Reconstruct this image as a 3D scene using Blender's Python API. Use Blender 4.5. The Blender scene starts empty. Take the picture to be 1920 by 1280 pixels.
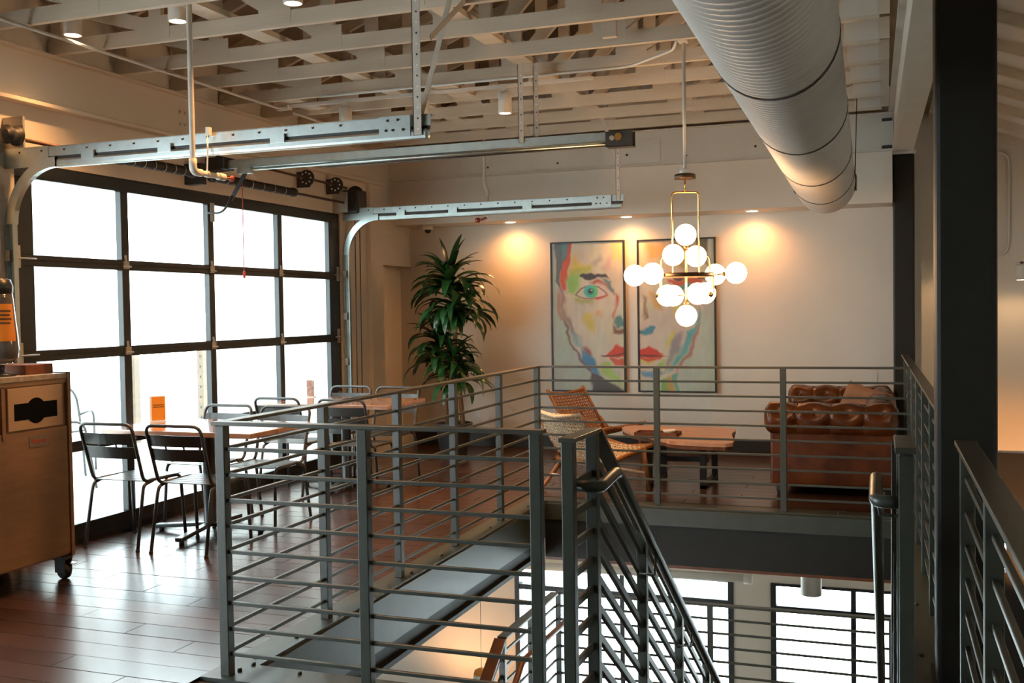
import bpy, math, random
import numpy as np
from mathutils import Vector, Matrix

random.seed(7)
PI = math.pi
S = bpy.context.scene
C = S.collection

# ------------------------------------------------------------------ camera
YAW, PITCH, ROLL, FPX = .3472, .0304, -.0157, 1942.7
cam_d = bpy.data.cameras.new('camera'); cam = bpy.data.objects.new('camera', cam_d); C.objects.link(cam)
_f = Vector((-math.sin(YAW)*math.cos(PITCH), math.cos(YAW)*math.cos(PITCH), -math.sin(PITCH)))
_r = Vector((math.cos(YAW), math.sin(YAW), 0)); _u = _r.cross(_f)
_r2 = _r*math.cos(ROLL)+_u*math.sin(ROLL); _u2 = -_r*math.sin(ROLL)+_u*math.cos(ROLL)
M = Matrix((_r2, _u2, -_f)).transposed().to_4x4(); M.translation = (2.6337, -3.6649, 1.523)
cam.matrix_world = M
cam_d.sensor_width = 36; cam_d.lens = FPX/1920*36; cam_d.clip_start = .05; cam_d.clip_end = 300
S.camera = cam

# ------------------------------------------------------------------ world, exposure
W = bpy.data.worlds.new('world'); S.world = W; W.use_nodes = True
bg = W.node_tree.nodes['Background']; bg.inputs[0].default_value = (.86, .95, 1, 1); bg.inputs[1].default_value = 6.6
S.view_settings.view_transform = 'Standard'; S.view_settings.look = 'None'
S.view_settings.exposure = 0.95; S.view_settings.gamma = 1; S.view_settings.use_curve_mapping = False
try:
    S.cycles.max_bounces = 6; S.cycles.diffuse_bounces = 3; S.cycles.glossy_bounces = 2; S.cycles.use_adaptive_sampling = True; S.cycles.adaptive_threshold = .07
    S.cycles.transparent_max_bounces = 8; S.cycles.sample_clamp_indirect = 6; S.cycles.use_denoising = True
    S.cycles.caustics_reflective = False; S.cycles.caustics_refractive = False
except Exception: pass
WARM = (1, .48, .17); WARMW = (1, .60, .28); WARM2 = (1, .47, .16)

# ------------------------------------------------------------------ materials
def lin(c):
    return tuple(((v/255)/12.92 if v/255 <= .04045 else ((v/255+.055)/1.055)**2.4) for v in c)
def mat(name, col, rough=.5, metal=0, spec=.5, noise=0, nscale=8, bump=0, bscale=60, rand=0, stretch=None, coat=0, col2=None):
    m = bpy.data.materials.new(name); m.use_nodes = True
    nt = m.node_tree; N = nt.nodes; L = nt.links; b = N['Principled BSDF']
    b.inputs['Base Color'].default_value = (*col, 1); b.inputs['Roughness'].default_value = rough
    b.inputs['Metallic'].default_value = metal; b.inputs['Specular IOR Level'].default_value = spec
    if coat: b.inputs['Coat Weight'].default_value = coat; b.inputs['Coat Roughness'].default_value = .12
    tc = N.new('ShaderNodeTexCoord'); mp = N.new('ShaderNodeMapping'); L.new(tc.outputs['Object'], mp.inputs[0])
    if stretch: mp.inputs['Scale'].default_value = stretch
    if noise or rand:
        n = N.new('ShaderNodeTexNoise'); n.inputs['Scale'].default_value = nscale; n.inputs['Detail'].default_value = 5
        L.new(mp.outputs[0], n.inputs['Vector'])
        cr = N.new('ShaderNodeValToRGB'); L.new(n.outputs[0], cr.inputs[0])
        a = col; c2 = col2 if col2 else tuple(max(0, v*(1-noise)) for v in col)
        cr.color_ramp.elements[0].position = .32; cr.color_ramp.elements[1].position = .68
        cr.color_ramp.elements[0].color = (*c2, 1); cr.color_ramp.elements[1].color = (*a, 1)
        out = cr.outputs[0]
        if rand:
            oi = N.new('ShaderNodeObjectInfo'); mr = N.new('ShaderNodeMapRange')
            mr.inputs['To Min'].default_value = 1-rand; mr.inputs['To Max'].default_value = 1+rand
            L.new(oi.outputs['Random'], mr.inputs[0])
            mx = N.new('ShaderNodeVectorMath'); mx.operation = 'SCALE'
            L.new(out, mx.inputs[0]); L.new(mr.outputs[0], mx.inputs['Scale']); out = mx.outputs[0]
        L.new(out, b.inputs['Base Color'])
    if bump:
        n2 = N.new('ShaderNodeTexNoise'); n2.inputs['Scale'].default_value = bscale; n2.inputs['Detail'].default_value = 3
        L.new(mp.outputs[0], n2.inputs['Vector'])
        bp = N.new('ShaderNodeBump'); bp.inputs['Strength'].default_value = bump; bp.inputs['Distance'].default_value = .004
        L.new(n2.outputs[0], bp.inputs['Height']); L.new(bp.outputs[0], b.inputs['Normal'])
    return m
def emis(name, col, s):
    m = bpy.data.materials.new(name); m.use_nodes = True; nt = m.node_tree
    for n in list(nt.nodes):
        if n.type != 'OUTPUT_MATERIAL': nt.nodes.remove(n)
    e = nt.nodes.new('ShaderNodeEmission'); e.inputs[0].default_value = (*col, 1); e.inputs[1].default_value = s
    nt.links.new(e.outputs[0], [n for n in nt.nodes if n.type == 'OUTPUT_MATERIAL'][0].inputs[0]); return m
def glass_mat(name, tint=(.93, .97, .96), fac=.07):
    m = bpy.data.materials.new(name); m.use_nodes = True; nt = m.node_tree; N = nt.nodes
    for n in list(N):
        if n.type != 'OUTPUT_MATERIAL': N.remove(n)
    t = N.new('ShaderNodeBsdfTransparent'); t.inputs[0].default_value = (*tint, 1)
    g = N.new('ShaderNodeBsdfGlossy'); g.inputs['Roughness'].default_value = .02
    mx = N.new('ShaderNodeMixShader'); mx.inputs[0].default_value = fac
    nt.links.new(t.outputs[0], mx.inputs[1]); nt.links.new(g.outputs[0], mx.inputs[2])
    nt.links.new(mx.outputs[0], [n for n in N if n.type == 'OUTPUT_MATERIAL'][0].inputs[0]); return m

m_wall = mat('wall_paint', (.78, .71, .61), .65, noise=.04, nscale=3, bump=.15, bscale=180)
m_white = mat('white_paint', (.72, .68, .60), .55, noise=.06, nscale=4, bump=.2, bscale=90)
m_truss = mat('painted_lumber', (.70, .61, .48), .6, noise=.12, nscale=5, bump=.35, bscale=40, stretch=(.3, 3, 3))
m_deck = mat('plywood_deck', (.30, .22, .14), .75, noise=.35, nscale=5, bump=.3, bscale=30, stretch=(1, .2, 1))
m_plate = mat('nail_plate', (.52, .50, .45), .4, metal=.6, noise=.3, nscale=120)
m_steel = mat('dark_painted_steel', (.047, .057, .046), .36, spec=.6, noise=.18, nscale=14, bump=.12, bscale=120)
m_cap = mat('dark_painted_steel_cap', (.056, .060, .047), .32, spec=.65, noise=.18, nscale=14, bump=.12, bscale=120)
m_col = mat('black_column_paint', (.014, .015, .013), .5, spec=.35, noise=.2, nscale=10, bump=.15, bscale=80)
m_black = mat('black_aluminium', (.018, .022, .024), .35, spec=.5, noise=.2, nscale=12)
m_galv = mat('galvanised_steel', (.52, .60, .59), .34, metal=.9, noise=.12, nscale=20, bump=.05, bscale=60)
m_hang = mat('painted_angle', (.62, .58, .50), .5, noise=.15, nscale=20)
m_brown = mat('rusty_shaft', (.13, .06, .04), .5, metal=.3, noise=.35, nscale=25)
m_bracket = mat('dark_bracket', (.05, .05, .05), .5, metal=.3, noise=.3, nscale=30)
m_duct = mat('painted_duct', (.66, .62, .56), .42, noise=.06, nscale=6)
m_seam = mat('duct_seam', (.05, .05, .05), .6, noise=.2)
m_pipe = mat('white_pipe', (.72, .69, .62), .4, noise=.06, nscale=10)
m_red = mat('red_brass', (.35, .07, .04), .35, metal=.5, noise=.3, nscale=40)
m_redcord = mat('red_cord', (.6, .06, .06), .6, noise=.1)
m_floor = mat('walnut_plank', (.072, .036, .026), .25, spec=1.0, noise=.5, nscale=6, rand=.28, stretch=(.8, 9, 1), col2=(.040, .020, .015))
m_slab = mat('dark_subfloor', (.010, .007, .006), .7, noise=.3)
m_base = mat('black_baseboard', (.02, .02, .02), .5, noise=.2)
m_brass = mat('brass', (.80, .50, .18), .22, metal=1, noise=.1, nscale=30)
m_bronze = mat('dark_bronze', (.10, .065, .04), .4, metal=.8, noise=.2, nscale=30)
m_globe = emis('globe_glow', (1, .56, .25), 20.0)
m_led = emis('lamp_glow', (1, .82, .58), 14)
m_frame = mat('black_frame', (.015, .014, .013), .4, noise=.2)
m_leaf = mat('dracaena_leaf', (.028, .115, .030), .28, spec=.6, noise=.4, nscale=7, rand=.45, stretch=(2, 14, 2), col2=(.012, .058, .016))
m_cane = mat('cane_bark', (.40, .24, .12), .7, noise=.4, nscale=20, bump=.5, bscale=40, stretch=(1, 1, 6))
m_pot = mat('grey_planter', (.055, .062, .068), .5, noise=.15, bump=.1)
m_soil = mat('soil', (.03, .02, .012), .9, noise=.5, nscale=60, bump=.8)
m_teak = mat('teak', (.34, .13, .035), .38, noise=.4, nscale=8, stretch=(1, 8, 1), bump=.1)
m_rope_p = mat('pale_rope', (.70, .56, .38), .75, noise=.3, nscale=60, bump=.5, bscale=200)
m_rope_o = mat('amber_rope', (.42, .18, .05), .7, noise=.35, nscale=60, bump=.5, bscale=200)
m_slabw = mat('live_edge_wood', (.66, .39, .25), .34, noise=.5, nscale=5, stretch=(.7, 5, 1), bump=.1, col2=(.45, .22, .12))
m_bark = mat('live_edge_bark', (.20, .07, .03), .7, noise=.5, nscale=20, bump=.6)
m_iron = mat('black_iron', (.02, .022, .025), .45, metal=.4, noise=.2)
m_leather = mat('cognac_leather', (.135, .034, .0065), .27, spec=.55, noise=.45, nscale=9, bump=.3, bscale=140, col2=(.07, .016, .004))
m_pillow = mat('ribbed_pillow', (.36, .18, .09), .85, noise=.3, nscale=40, bump=.3, bscale=90, stretch=(1, 1, 6))
m_chair = mat('charcoal_metal', (.045, .048, .048), .32, spec=.6, noise=.12, nscale=20)
m_table = mat('laminate_wood', (.42, .23, .135), .13, spec=.8, noise=.35, nscale=5, stretch=(1, 8, 1), col2=(.30, .155, .085), coat=.8)
m_cab = mat('oak_laminate', (.27, .155, .08), .5, noise=.2, nscale=5, stretch=(1, 1, 9), bump=.03, col2=(.22, .125, .064))
m_cabf = mat('drawer_front_pale', (.46, .31, .19), .5, noise=.1, nscale=6)
m_cabtop = mat('stone_worktop', (.42, .35, .27), .3, noise=.3, nscale=30)
m_void = mat('black_opening', (.006, .007, .007), .95, spec=.05, noise=.1)
m_labelm = mat('grey_plate', (.22, .17, .13), .4, metal=.3, noise=.1)
m_redtxt = mat('red_lettering', (.5, .04, .03), .5, noise=.05)
m_orange = mat('orange_card', (.80, .27, .015), .45, noise=.12, nscale=6)
m_cardw = mat('white_card', (.85, .83, .80), .4, noise=.03)
m_darkink = mat('dark_ink', (.12, .05, .01), .6, noise=.1)
m_acrylic = mat('clear_acrylic', (.75, .78, .78), .15, noise=.05)
m_photo = mat('brown_photo_card', (.22, .09, .06), .4, noise=.8, nscale=30, col2=(.45, .30, .22))
m_rubber = mat('black_rubber', (.012, .012, .012), .6, noise=.2)
m_chrome = mat('chrome', (.7, .7, .7), .12, metal=1, noise=.05)
m_plastic = mat('white_plastic', (.75, .72, .66), .4, noise=.03)
m_darkglass = mat('dark_dome', (.01, .01, .012), .08, noise=.05)
m_glass = glass_mat('pane_glass')
m_patio = mat('pale_concrete', (.62, .62, .60), .7, noise=.12, nscale=2, bump=.1)
m_stucco = mat('white_stucco', (.80, .80, .78), .8, noise=.05, bump=.3)
m_patmetal = mat('grey_patio_metal', (.12, .13, .135), .4, noise=.1)
m_post = mat('tan_post', (.16, .115, .08), .6, noise=.2)
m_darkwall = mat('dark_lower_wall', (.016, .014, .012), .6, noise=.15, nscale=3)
m_lowfloor = mat('pale_lower_floor', (.28, .24, .20), .5, noise=.2, nscale=4)
m_walnutrail = mat('brown_handrail', (.20, .065, .025), .4, noise=.3, nscale=12)
m_shade = mat('pale_glass_shade', (.62, .60, .55), .4, noise=.25, nscale=20, stretch=(6, 6, .5))
m_amber = mat('amber_cap', (.70, .24, .03), .4, noise=.2)

# ------------------------------------------------------------------ mesh helpers
class MB:
    def __init__(s): s.v = []; s.f = []; s.sm = []
    def add(s, v, f, smooth=False):
        o = len(s.v); s.v += [tuple(p) for p in v]; s.f += [tuple(i+o for i in q) for q in f]; s.sm += [smooth]*len(f); return s
    def box(s, x0, x1, y0, y1, z0, z1):
        v = [(x, y, z) for z in (z0, z1) for y in (y0, y1) for x in (x0, x1)]
        return s.add(v, [(0, 2, 3, 1), (4, 5, 7, 6), (0, 1, 5, 4), (2, 6, 7, 3), (0, 4, 6, 2), (1, 3, 7, 5)])
    def bar(s, p, q, w, h, up=(0, 0, 1)):
        p = Vector(p); q = Vector(q); d = (q-p).normalized(); up = Vector(up)
        if abs(d.dot(up)) > .98: up = Vector((0, 1, 0))
        a = d.cross(up).normalized()*(w/2); b = a.cross(d).normalized()*(h/2)
        v = [p-a-b, p+a-b, p+a+b, p-a+b, q-a-b, q+a-b, q+a+b, q-a+b]
        return s.add(v, [(0, 3, 2, 1), (4, 5, 6, 7), (0, 1, 5, 4), (1, 2, 6, 5), (2, 3, 7, 6), (3, 0, 4, 7)])
    def tube(s, pts, r, n=8, closed=False, caps=True):
        P = [Vector(p) for p in pts]; m = len(P); rs = r if isinstance(r, (list, tuple)) else [r]*m
        v = []; prev = None
        for i in range(m):
            if closed: d = (P[(i+1) % m]-P[i-1])
            else: d = (P[min(i+1, m-1)]-P[max(i-1, 0)])
            d = d.normalized() if d.length > 1e-9 else Vector((0, 0, 1))
            if prev is None:
                u = Vector((0, 0, 1)) if abs(d.z) < .9 else Vector((1, 0, 0))
                a = d.cross(u).normalized()
            else:
                a = (prev - d*prev.dot(d)); a = a.normalized() if a.length > 1e-6 else d.orthogonal().normalized()
            prev = a; b = d.cross(a)
            sc = 1.0
            if 0 < i < m-1 and not closed:
                c = (P[i]-P[i-1]).normalized().dot((P[i+1]-P[i]).normalized()); sc = 1/max(.5, math.sqrt((1+c)/2))
            for k in range(n):
                t = 2*PI*k/n; v.append(P[i]+(a*math.cos(t)+b*math.sin(t))*rs[i]*(sc if abs(math.cos(t)) > 2 else 1))
        f = []
        for i in range(m if closed else m-1):
            j = (i+1) % m
            for k in range(n): f.append((i*n+k, i*n+(k+1) % n, j*n+(k+1) % n, j*n+k))
        s.add(v, f, True)
        if caps and not closed:
            o = len(s.v)-len(v); s.f += [tuple(o+k for k in reversed(range(n))), tuple(o+(m-1)*n+k for k in range(n))]; s.sm += [False, False]
        return s
    def lathe(s, prof, n=24, c=(0, 0, 0), axis='z', cap=True):
        v = []
        for r, h in prof:
            for k in range(n):
                t = 2*PI*k/n; a, b = r*math.cos(t), r*math.sin(t)
                p = (a, b, h) if axis == 'z' else ((h, a, b) if axis == 'x' else (a, h, b))
                v.append((p[0]+c[0], p[1]+c[1], p[2]+c[2]))
        f = []; m = len(prof)
        for i in range(m-1):
            for k in range(n): f.append((i*n+k, i*n+(k+1) % n, (i+1)*n+(k+1) % n, (i+1)*n+k))
        if axis == 'y': f = [tuple(reversed(q)) for q in f]
        s.add(v, f, True)
        if cap:
            o = len(s.v)-len(v)
            s.f += [tuple(o+k for k in reversed(range(n))), tuple(o+(m-1)*n+k for k in range(n))]; s.sm += [False, False]
        return s
    def sphere(s, c, r, n=20, m=12):
        return s.lathe([(max(1e-4, r*math.sin(PI*i/m)), -r*math.cos(PI*i/m)) for i in range(m+1)], n, c, cap=False)
    def prism(s, poly, z0, z1):
        n = len(poly); v = [(x, y, z0) for x, y in poly]+[(x, y, z1) for x, y in poly]
        f = [tuple(reversed(range(n))), tuple(range(n, 2*n))]+[(i, (i+1) % n, n+(i+1) % n, n+i) for i in range(n)]
        return s.add(v, f)
    def grid(s, fn, nu, nv, smooth=True):
        v = [fn(i/nu, j/nv) for j in range(nv+1) for i in range(nu+1)]
        f = [(j*(nu+1)+i, j*(nu+1)+i+1, (j+1)*(nu+1)+i+1, (j+1)*(nu+1)+i) for j in range(nv) for i in range(nu)]
        return s.add(v, f, smooth)
def B(*a): return MB().box(*a)
def BAR(*a, **k): return MB().bar(*a, **k)
def T(*a, **k): return MB().tube(*a, **k)
def root_loc(p):
    L = Vector((0, 0, 0))
    while p is not None: L = L+p.location; p = p.parent
    return L
def obj(name, mb, m, parent=None, bevel=0, label=None, stuff=False):
    L = root_loc(parent)
    me = bpy.data.meshes.new(name); me.from_pydata([(x-L.x, y-L.y, z-L.z) for x, y, z in mb.v], [], mb.f)
    me.polygons.foreach_set('use_smooth', mb.sm); me.update()
    me.materials.append(m)
    o = bpy.data.objects.new(name, me); C.objects.link(o)
    if parent is not None: o.parent = parent
    if bevel:
        md = o.modifiers.new('bevel', 'BEVEL'); md.width = bevel; md.segments = 2; md.limit_method = 'ANGLE'; md.angle_limit = .6
    if label: o['label'] = label
    if stuff: o['kind'] = 'stuff'
    return o
def tag(o, label, cat, group=None):
    o['label'] = label; o['category'] = cat
    if group: o['group'] = group
    return o
def thing(name, label, cat, loc=(0, 0, 0), group=None):
    o = bpy.data.objects.new(name, None); C.objects.link(o); o.location = loc; o.empty_display_size = .1
    return tag(o, label, cat, group)
def struct(name, mb, m, label, parent=None, bevel=0):
    o = obj(name, mb, m, parent, bevel)
    if parent is None: o['kind'] = 'structure'; o['label'] = label
    return o
def dup(src, parent=None):
    c = src.copy(); C.objects.link(c); c.parent = parent
    for ch in src.children: dup(ch, c)
    return c
def spot(name, loc, target, power, col, size=1.2, blend=.5, radius=.03, parent=None):
    d = bpy.data.lights.new(name, 'SPOT'); d.energy = power; d.color = col; d.spot_size = size; d.spot_blend = blend; d.shadow_soft_size = radius
    o = bpy.data.objects.new(name, d); C.objects.link(o)
    o.rotation_euler = (Vector(target)-Vector(loc)).to_track_quat('-Z', 'Y').to_euler()
    o.location = Vector(loc)-root_loc(parent)
    if parent is not None: o.parent = parent
    return o
def arc(c, r, a0, a1, n, u, v):
    c = Vector(c); u = Vector(u); v = Vector(v)
    return [c+u*(r*math.cos(a0+(a1-a0)*i/n))+v*(r*math.sin(a0+(a1-a0)*i/n)) for i in range(n+1)]
def round_path(pts, r, n=5):
    P = [Vector(p) for p in pts]; out = [P[0]]
    for i in range(1, len(P)-1):
        a = (P[i-1]-P[i]); b = (P[i+1]-P[i]); k = min(r, a.length*.49, b.length*.49)
        A = P[i]+a.normalized()*k; Bq = P[i]+b.normalized()*k
        for j in range(n+1):
            t = j/n; out.append(A*(1-t)**2+P[i]*2*t*(1-t)+Bq*t*t)
    out.append(P[-1]); return out

# ================================================================== STRUCTURE
WX = -2.47; BY = 7.1; OX0, OX1, OY0, OY1 = .07, 2.72, .135, 4.14
def rx(y): return 2.84-.0138*y            # the line of the right-hand guard and columns
# --- upper floor: slab strips around the stair opening, planks as parts
fl = MB().box(WX-.13, OX0, -6, BY, -.20, -.014).box(OX0, 2.97, -6, OY0, -.20, -.014).box(OX0, 2.97, OY1, BY, -.20, -.014).box(OX1, 2.97, OY0, OY1, -.20, -.014)
floor = struct('floor', fl, m_slab, 'dark brown plank floor of the upper storey around the stair opening')
unit = bpy.data.meshes.new('plank'); ub = B(-.5, .5, -.5, .5, -1, 0); unit.from_pydata(ub.v, [], ub.f); unit.materials.append(m_floor)
PW, PL = .16, 1.22; npl = 0
r0 = int(math.floor(-1.9/PW)); r1 = int(BY/PW)+1
for r in range(r0, r1):
    y0, y1 = r*PW+.013, (r+1)*PW+.013; y1 = min(y1, BY); yc = (y0+y1)/2
    if y1-y0 < .03: continue
    segs = []
    if yc < -.08: segs = [(WX, 1.45)]
    elif yc > OY1+.16: segs = [(WX, 2.72)]
    else: segs = [(WX, -.09)]
    off = (-.41*r) % PL
    for a, b in segs:
        x = a-((a-off) % PL) if ((a-off) % PL) else a
        while x < b:
            p, q = max(a, x), min(b, x+PL); x += PL
            if q-p < .03: continue
            o = bpy.data.objects.new('plank', unit); C.objects.link(o); o.parent = floor
            o.location = ((p+q)/2, yc, random.uniform(-.0006, .0006)); o.scale = (q-p-.005, y1-y0-.005, .012); npl += 1
# steel edge plates around the opening
ep = thing('floor_edge_plate', 'grey steel plate edging the stair opening with bolt heads', 'plate', (0, 0, 0))
obj('side_plate', B(-.09, OX0, -.06, OY1+.16, -.013, .003), m_steel, ep)
obj('near_plate', B(OX0, OX1, -.06, OY0, -.013, .003), m_steel, ep)
obj('far_plate', B(OX0, OX1+.2, OY1, OY1+.16, -.013, .003), m_steel, ep)
obj('right_plate', B(OX1, 2.96, -4, OY1, -.013, .003), m_steel, ep)
for (x, y) in [(-.005, .22), (.045, .13), (.03, .05), (.02, .52), (.035, .9), (.02, 1.36), (.03, 1.75), (.02, 2.2), (.035, 2.58), (.02, 3.05), (.03, 3.42), (.02, 3.85), (.3, .09), (.5, 4.2), (1.4, 4.2), (2.3, 4.2), (2.77, .3), (2.77, 1.1), (2.77, 1.9)]:
    obj('bolt', MB().lathe([(.011, .003), (.011, .012), (.007, .016)], 6, (x, y, 0)), m_steel, ep)
# beams below the floor edge
def edge_beam(name, label, lo, hi, axis):
    t = thing(name, label, 'beam', ((lo[0]+hi[0])/2, (lo[1]+hi[1])/2, -.45))
    if axis == 'y':
        obj('top_flange', B(lo[0], hi[0]-.0, lo[1], hi[1], -.045, -.014), m_steel, t)
        obj('web', B(lo[0], hi[0]-.008, lo[1], hi[1], -.29, -.045), m_steel, t)
        obj('shaded_web', B(lo[0], hi[0]-.05, lo[1], hi[1], -.40, -.29), m_col, t)  # black here paints in the shadow on the lower half of the web
        obj('bottom_flange', B(lo[0], hi[0]-.02, lo[1], hi[1], -.43, -.40), m_col, t)  # flange blackened too, continuing the painted shadow band
    else:
        obj('fascia', B(lo[0], hi[0], lo[1], hi[1], -.14, -.014), m_steel, t)
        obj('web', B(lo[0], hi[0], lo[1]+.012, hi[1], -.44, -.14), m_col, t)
        obj('timber_strip', B(lo[0], hi[0], lo[1]+.02, hi[1], -.465, -.44), m_walnutrail, t)
    return t
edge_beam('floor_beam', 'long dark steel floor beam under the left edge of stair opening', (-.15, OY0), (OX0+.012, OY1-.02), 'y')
edge_beam('floor_beam', 'dark steel floor beam below sofa and coffee table area', (OX0, OY1-.03), (OX1+.2, OY1+.2), 'x')
struct('ceiling_lower', MB().box(-5, OX0-.16, -6, BY, -.24, -.21).box(OX0-.15, 2.95, OY1+.21, BY, -.24, -.21).box(OX0, 2.95, -6, OY0, -.24, -.21), m_white, 'ceiling of the lower storey under the floor slab')

# --- left wall with door opening, header, recess
DY0, DY1, DZ = 1.30, 5.47, 2.47
wl = MB().box(WX-.14, WX, DY1+.02, 6.3, -.15, 3.6).box(WX-.14, WX, DY0-.02, DY1+.02, DZ+.03, 3.6).box(WX-.14, WX, .15, DY0-.02, -.15, 3.6)
wl.box(WX-.14, WX, 6.3, BY, 2.03, 3.6).box(WX-.34, WX-.14, 6.2, BY, -.15, 2.1)
wl.box(WX-.14, WX, -6, .15, 2.5, 3.6).box(WX-.14, WX, -6, -3.2, -.15, 2.5)
struct('wall_left', wl, m_wall, 'cream wall around and above the glass garage door')
struct('wall_left_pilaster', B(WX, WX+.05, 6.02, 6.3, 0, 2.88), m_wall, 'cream pilaster at the corner beside the plant', bevel=.004)
bm = thing('ceiling_beam', 'cream painted steel beam on the wall above garage door', 'beam', (WX, 3, 2.87))
obj('bottom_flange', B(WX, WX+.09, -1, 6.3, 2.86, 2.885), m_wall, bm, .003)
obj('web', B(WX, WX+.012, -1, 6.3, 2.885, 3.20), m_wall, bm)
obj('top_flange', B(WX, WX+.06, -1, 6.3, 3.195, 3.215), m_wall, bm, .003)
for y in (3.0, 3.06):
    for z in (2.99, 3.08): obj('bolt', MB().lathe([(.012, 0), (.012, .01), (.007, .014)], 6, (WX+.012, y, z), 'x'), m_wall, bm)
# --- back wall, soffit, beam, baseboard
struct('wall_back', MB().box(WX-.3, 2.95, BY, BY+.14, -.2, 4.75), m_wall, 'cream back wall behind the paintings')
struct('ceiling_soffit', B(WX, 2.69, 6.66, BY, 2.47, 2.96), m_wall, 'cream soffit along the back wall with three recessed lamps', bevel=.003)
bb = thing('ceiling_beam', 'wide cream beam with bolts crossing above the paintings', 'beam', (0, 6.6, 2.95))
obj('face_plate', B(WX, 2.70, 6.60, 6.655, 2.955, 3.285), m_white, bb, .003)
obj('bottom_edge', B(WX, 2.70, 6.58, 6.655, 2.945, 2.958), m_white, bb)
obj('top_edge', B(WX, 2.70, 6.58, 6.655, 3.283, 3.297), m_white, bb)
for x in (-1.32, -.55, .18, .78, 1.45, 2.2):
    obj('bolt', MB().lathe([(.011, 0), (.011, -.008), (.006, -.011)], 8, (x, 6.60, 3.04+.03*math.sin(x*5)), 'y'), m_bracket, bb)
obj('patch_plate', B(.30, .52, 6.592, 6.602, 2.97, 3.2), m_white, bb)
for z0 in (2.965, 3.215): obj('clip', MB().box(2.60, 2.69, 6.575, 6.60, z0, z0+.025), m_bracket, bb)
struct('baseboard_back', MB().box(WX, OX1+.2, BY-.018, BY, 0, .15), m_base, 'black baseboard along the back wall', bevel=.004)
struct('baseboard_left', MB().box(WX, WX+.016, 5.5, 6.02, 0, .15), m_base, 'black baseboard beside the garage door', bevel=.004)
# --- roof
RZ, RS, RXC = 4.62, .385, .1
def roofz(x): return RZ-RS*abs(x-RXC)
def roof_panel(x0, x1):
    z0, z1 = roofz(x0), roofz(x1); v = []
    for dz in (0, .03):
        v += [(x0, -6, z0+dz), (x1, -6, z1+dz), (x1, 9, z1+dz), (x0, 9, z0+dz)]
    return MB().add(v, [(0, 3, 2, 1), (4, 5, 6, 7), (0, 1, 5, 4), (1, 2, 6, 5), (2, 3, 7, 6), (3, 0, 4, 7)])
struct('ceiling', roof_panel(WX-.2, RXC), m_deck, 'brown plywood roof deck above the trusses, left slope')
struct('ceiling_right', roof_panel(RXC, 5.7), m_deck, 'brown plywood roof deck above the trusses, right slope')
# --- right: beam, columns
def slanted(x0, x1, y0, y1, z0, z1):
    s = .0138*(y1-y0)
    v = []
    for z in (z0, z1): v += [(x0, y0, z), (x1, y0, z), (x1-s, y1, z), (x0-s, y1, z)]
    return MB().add(v, [(0, 3, 2, 1), (4, 5, 6, 7), (0, 1, 5, 4), (1, 2, 6, 5), (2, 3, 7, 6), (3, 0, 4, 7)])
rb = thing('ceiling_beam', 'long cream beam over the two dark columns beside duct', 'beam', (2.8, 3, 2.95))
obj('bottom_plate', slanted(2.80, 2.99, -1.5, 7.05, 2.955, 2.985), m_white, rb)
obj('web', slanted(2.815, 2.975, -1.5, 7.05, 2.985, 3.30), m_white, rb)
obj('top_plate', slanted(2.77, 2.99, -1.5, 7.05, 3.30, 3.34), m_white, rb)
cn = thing('steel_column', 'tall black steel column nearest the camera at right', 'column', (2.925, .83, 0))
obj('shaft', B(2.815, 3.037, .72, .94, 0, 2.955), m_col, cn, .018)
obj('base_plate', B(2.80, 2.96, .70, .96, .003, .02), m_col, cn)
cf = thing('steel_column', 'black steel column at the end of back wall behind sofa', 'column', (2.79, 6.9, 0))
obj('shaft', B(2.695, 2.885, 6.80, 7.0, 0, 2.93), m_col, cf, .014)
obj('cap_plate', B(2.68, 2.90, 6.77, 7.03, 2.93, 2.954), m_white, cf)
# --- atrium at the right
struct('wall_far_right', MB().box(2.80, 5.7, 8.0, 8.14, -.02, 4), m_wall, 'beige wall of the open space right of the columns')
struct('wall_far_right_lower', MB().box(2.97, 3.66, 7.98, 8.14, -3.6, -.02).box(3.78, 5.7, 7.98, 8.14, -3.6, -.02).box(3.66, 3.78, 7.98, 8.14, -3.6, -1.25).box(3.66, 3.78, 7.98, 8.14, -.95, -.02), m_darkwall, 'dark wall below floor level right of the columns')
struct('wall_right', MB().box(5.6, 5.74, -6, 8.1, -3.6, 3), m_wall, 'side wall of the open space right of the near guardrail')
struct('wall_atrium_return', MB().box(2.72, 2.87, BY, 8.0, -3.6, 3.9), m_wall, 'short wall return behind the far column')
rfb = thing('roof_rafters', 'cream rafters under the sloping roof at upper right', 'rafters', (3.6, 5, 3.2))
for y in (3.6, 4.3, 5.0, 5.7, 6.4, 7.1, 7.8):
    obj('rafter', MB().bar((3.05, y, roofz(3.05)-.05), (5.5, y, roofz(5.5)-.05), .04, .09), m_truss, rfb)
obj('ceiling_board', (lambda: MB().add([(3.05, 3, roofz(3.05)-.005), (5.55, 3, roofz(5.55)-.005), (5.55, 8, roofz(5.55)-.005), (3.05, 8, roofz(3.05)-.005),
    (3.05, 3, roofz(3.05)-.018), (5.55, 3, roofz(5.55)-.018), (5.55, 8, roofz(5.55)-.018), (3.05, 8, roofz(3.05)-.018)], [(3, 2, 1, 0), (4, 5, 6, 7), (0, 1, 5, 4), (1, 2, 6, 5), (2, 3, 7, 6), (3, 0, 4, 7)]))(), m_wall, rfb)
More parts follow.
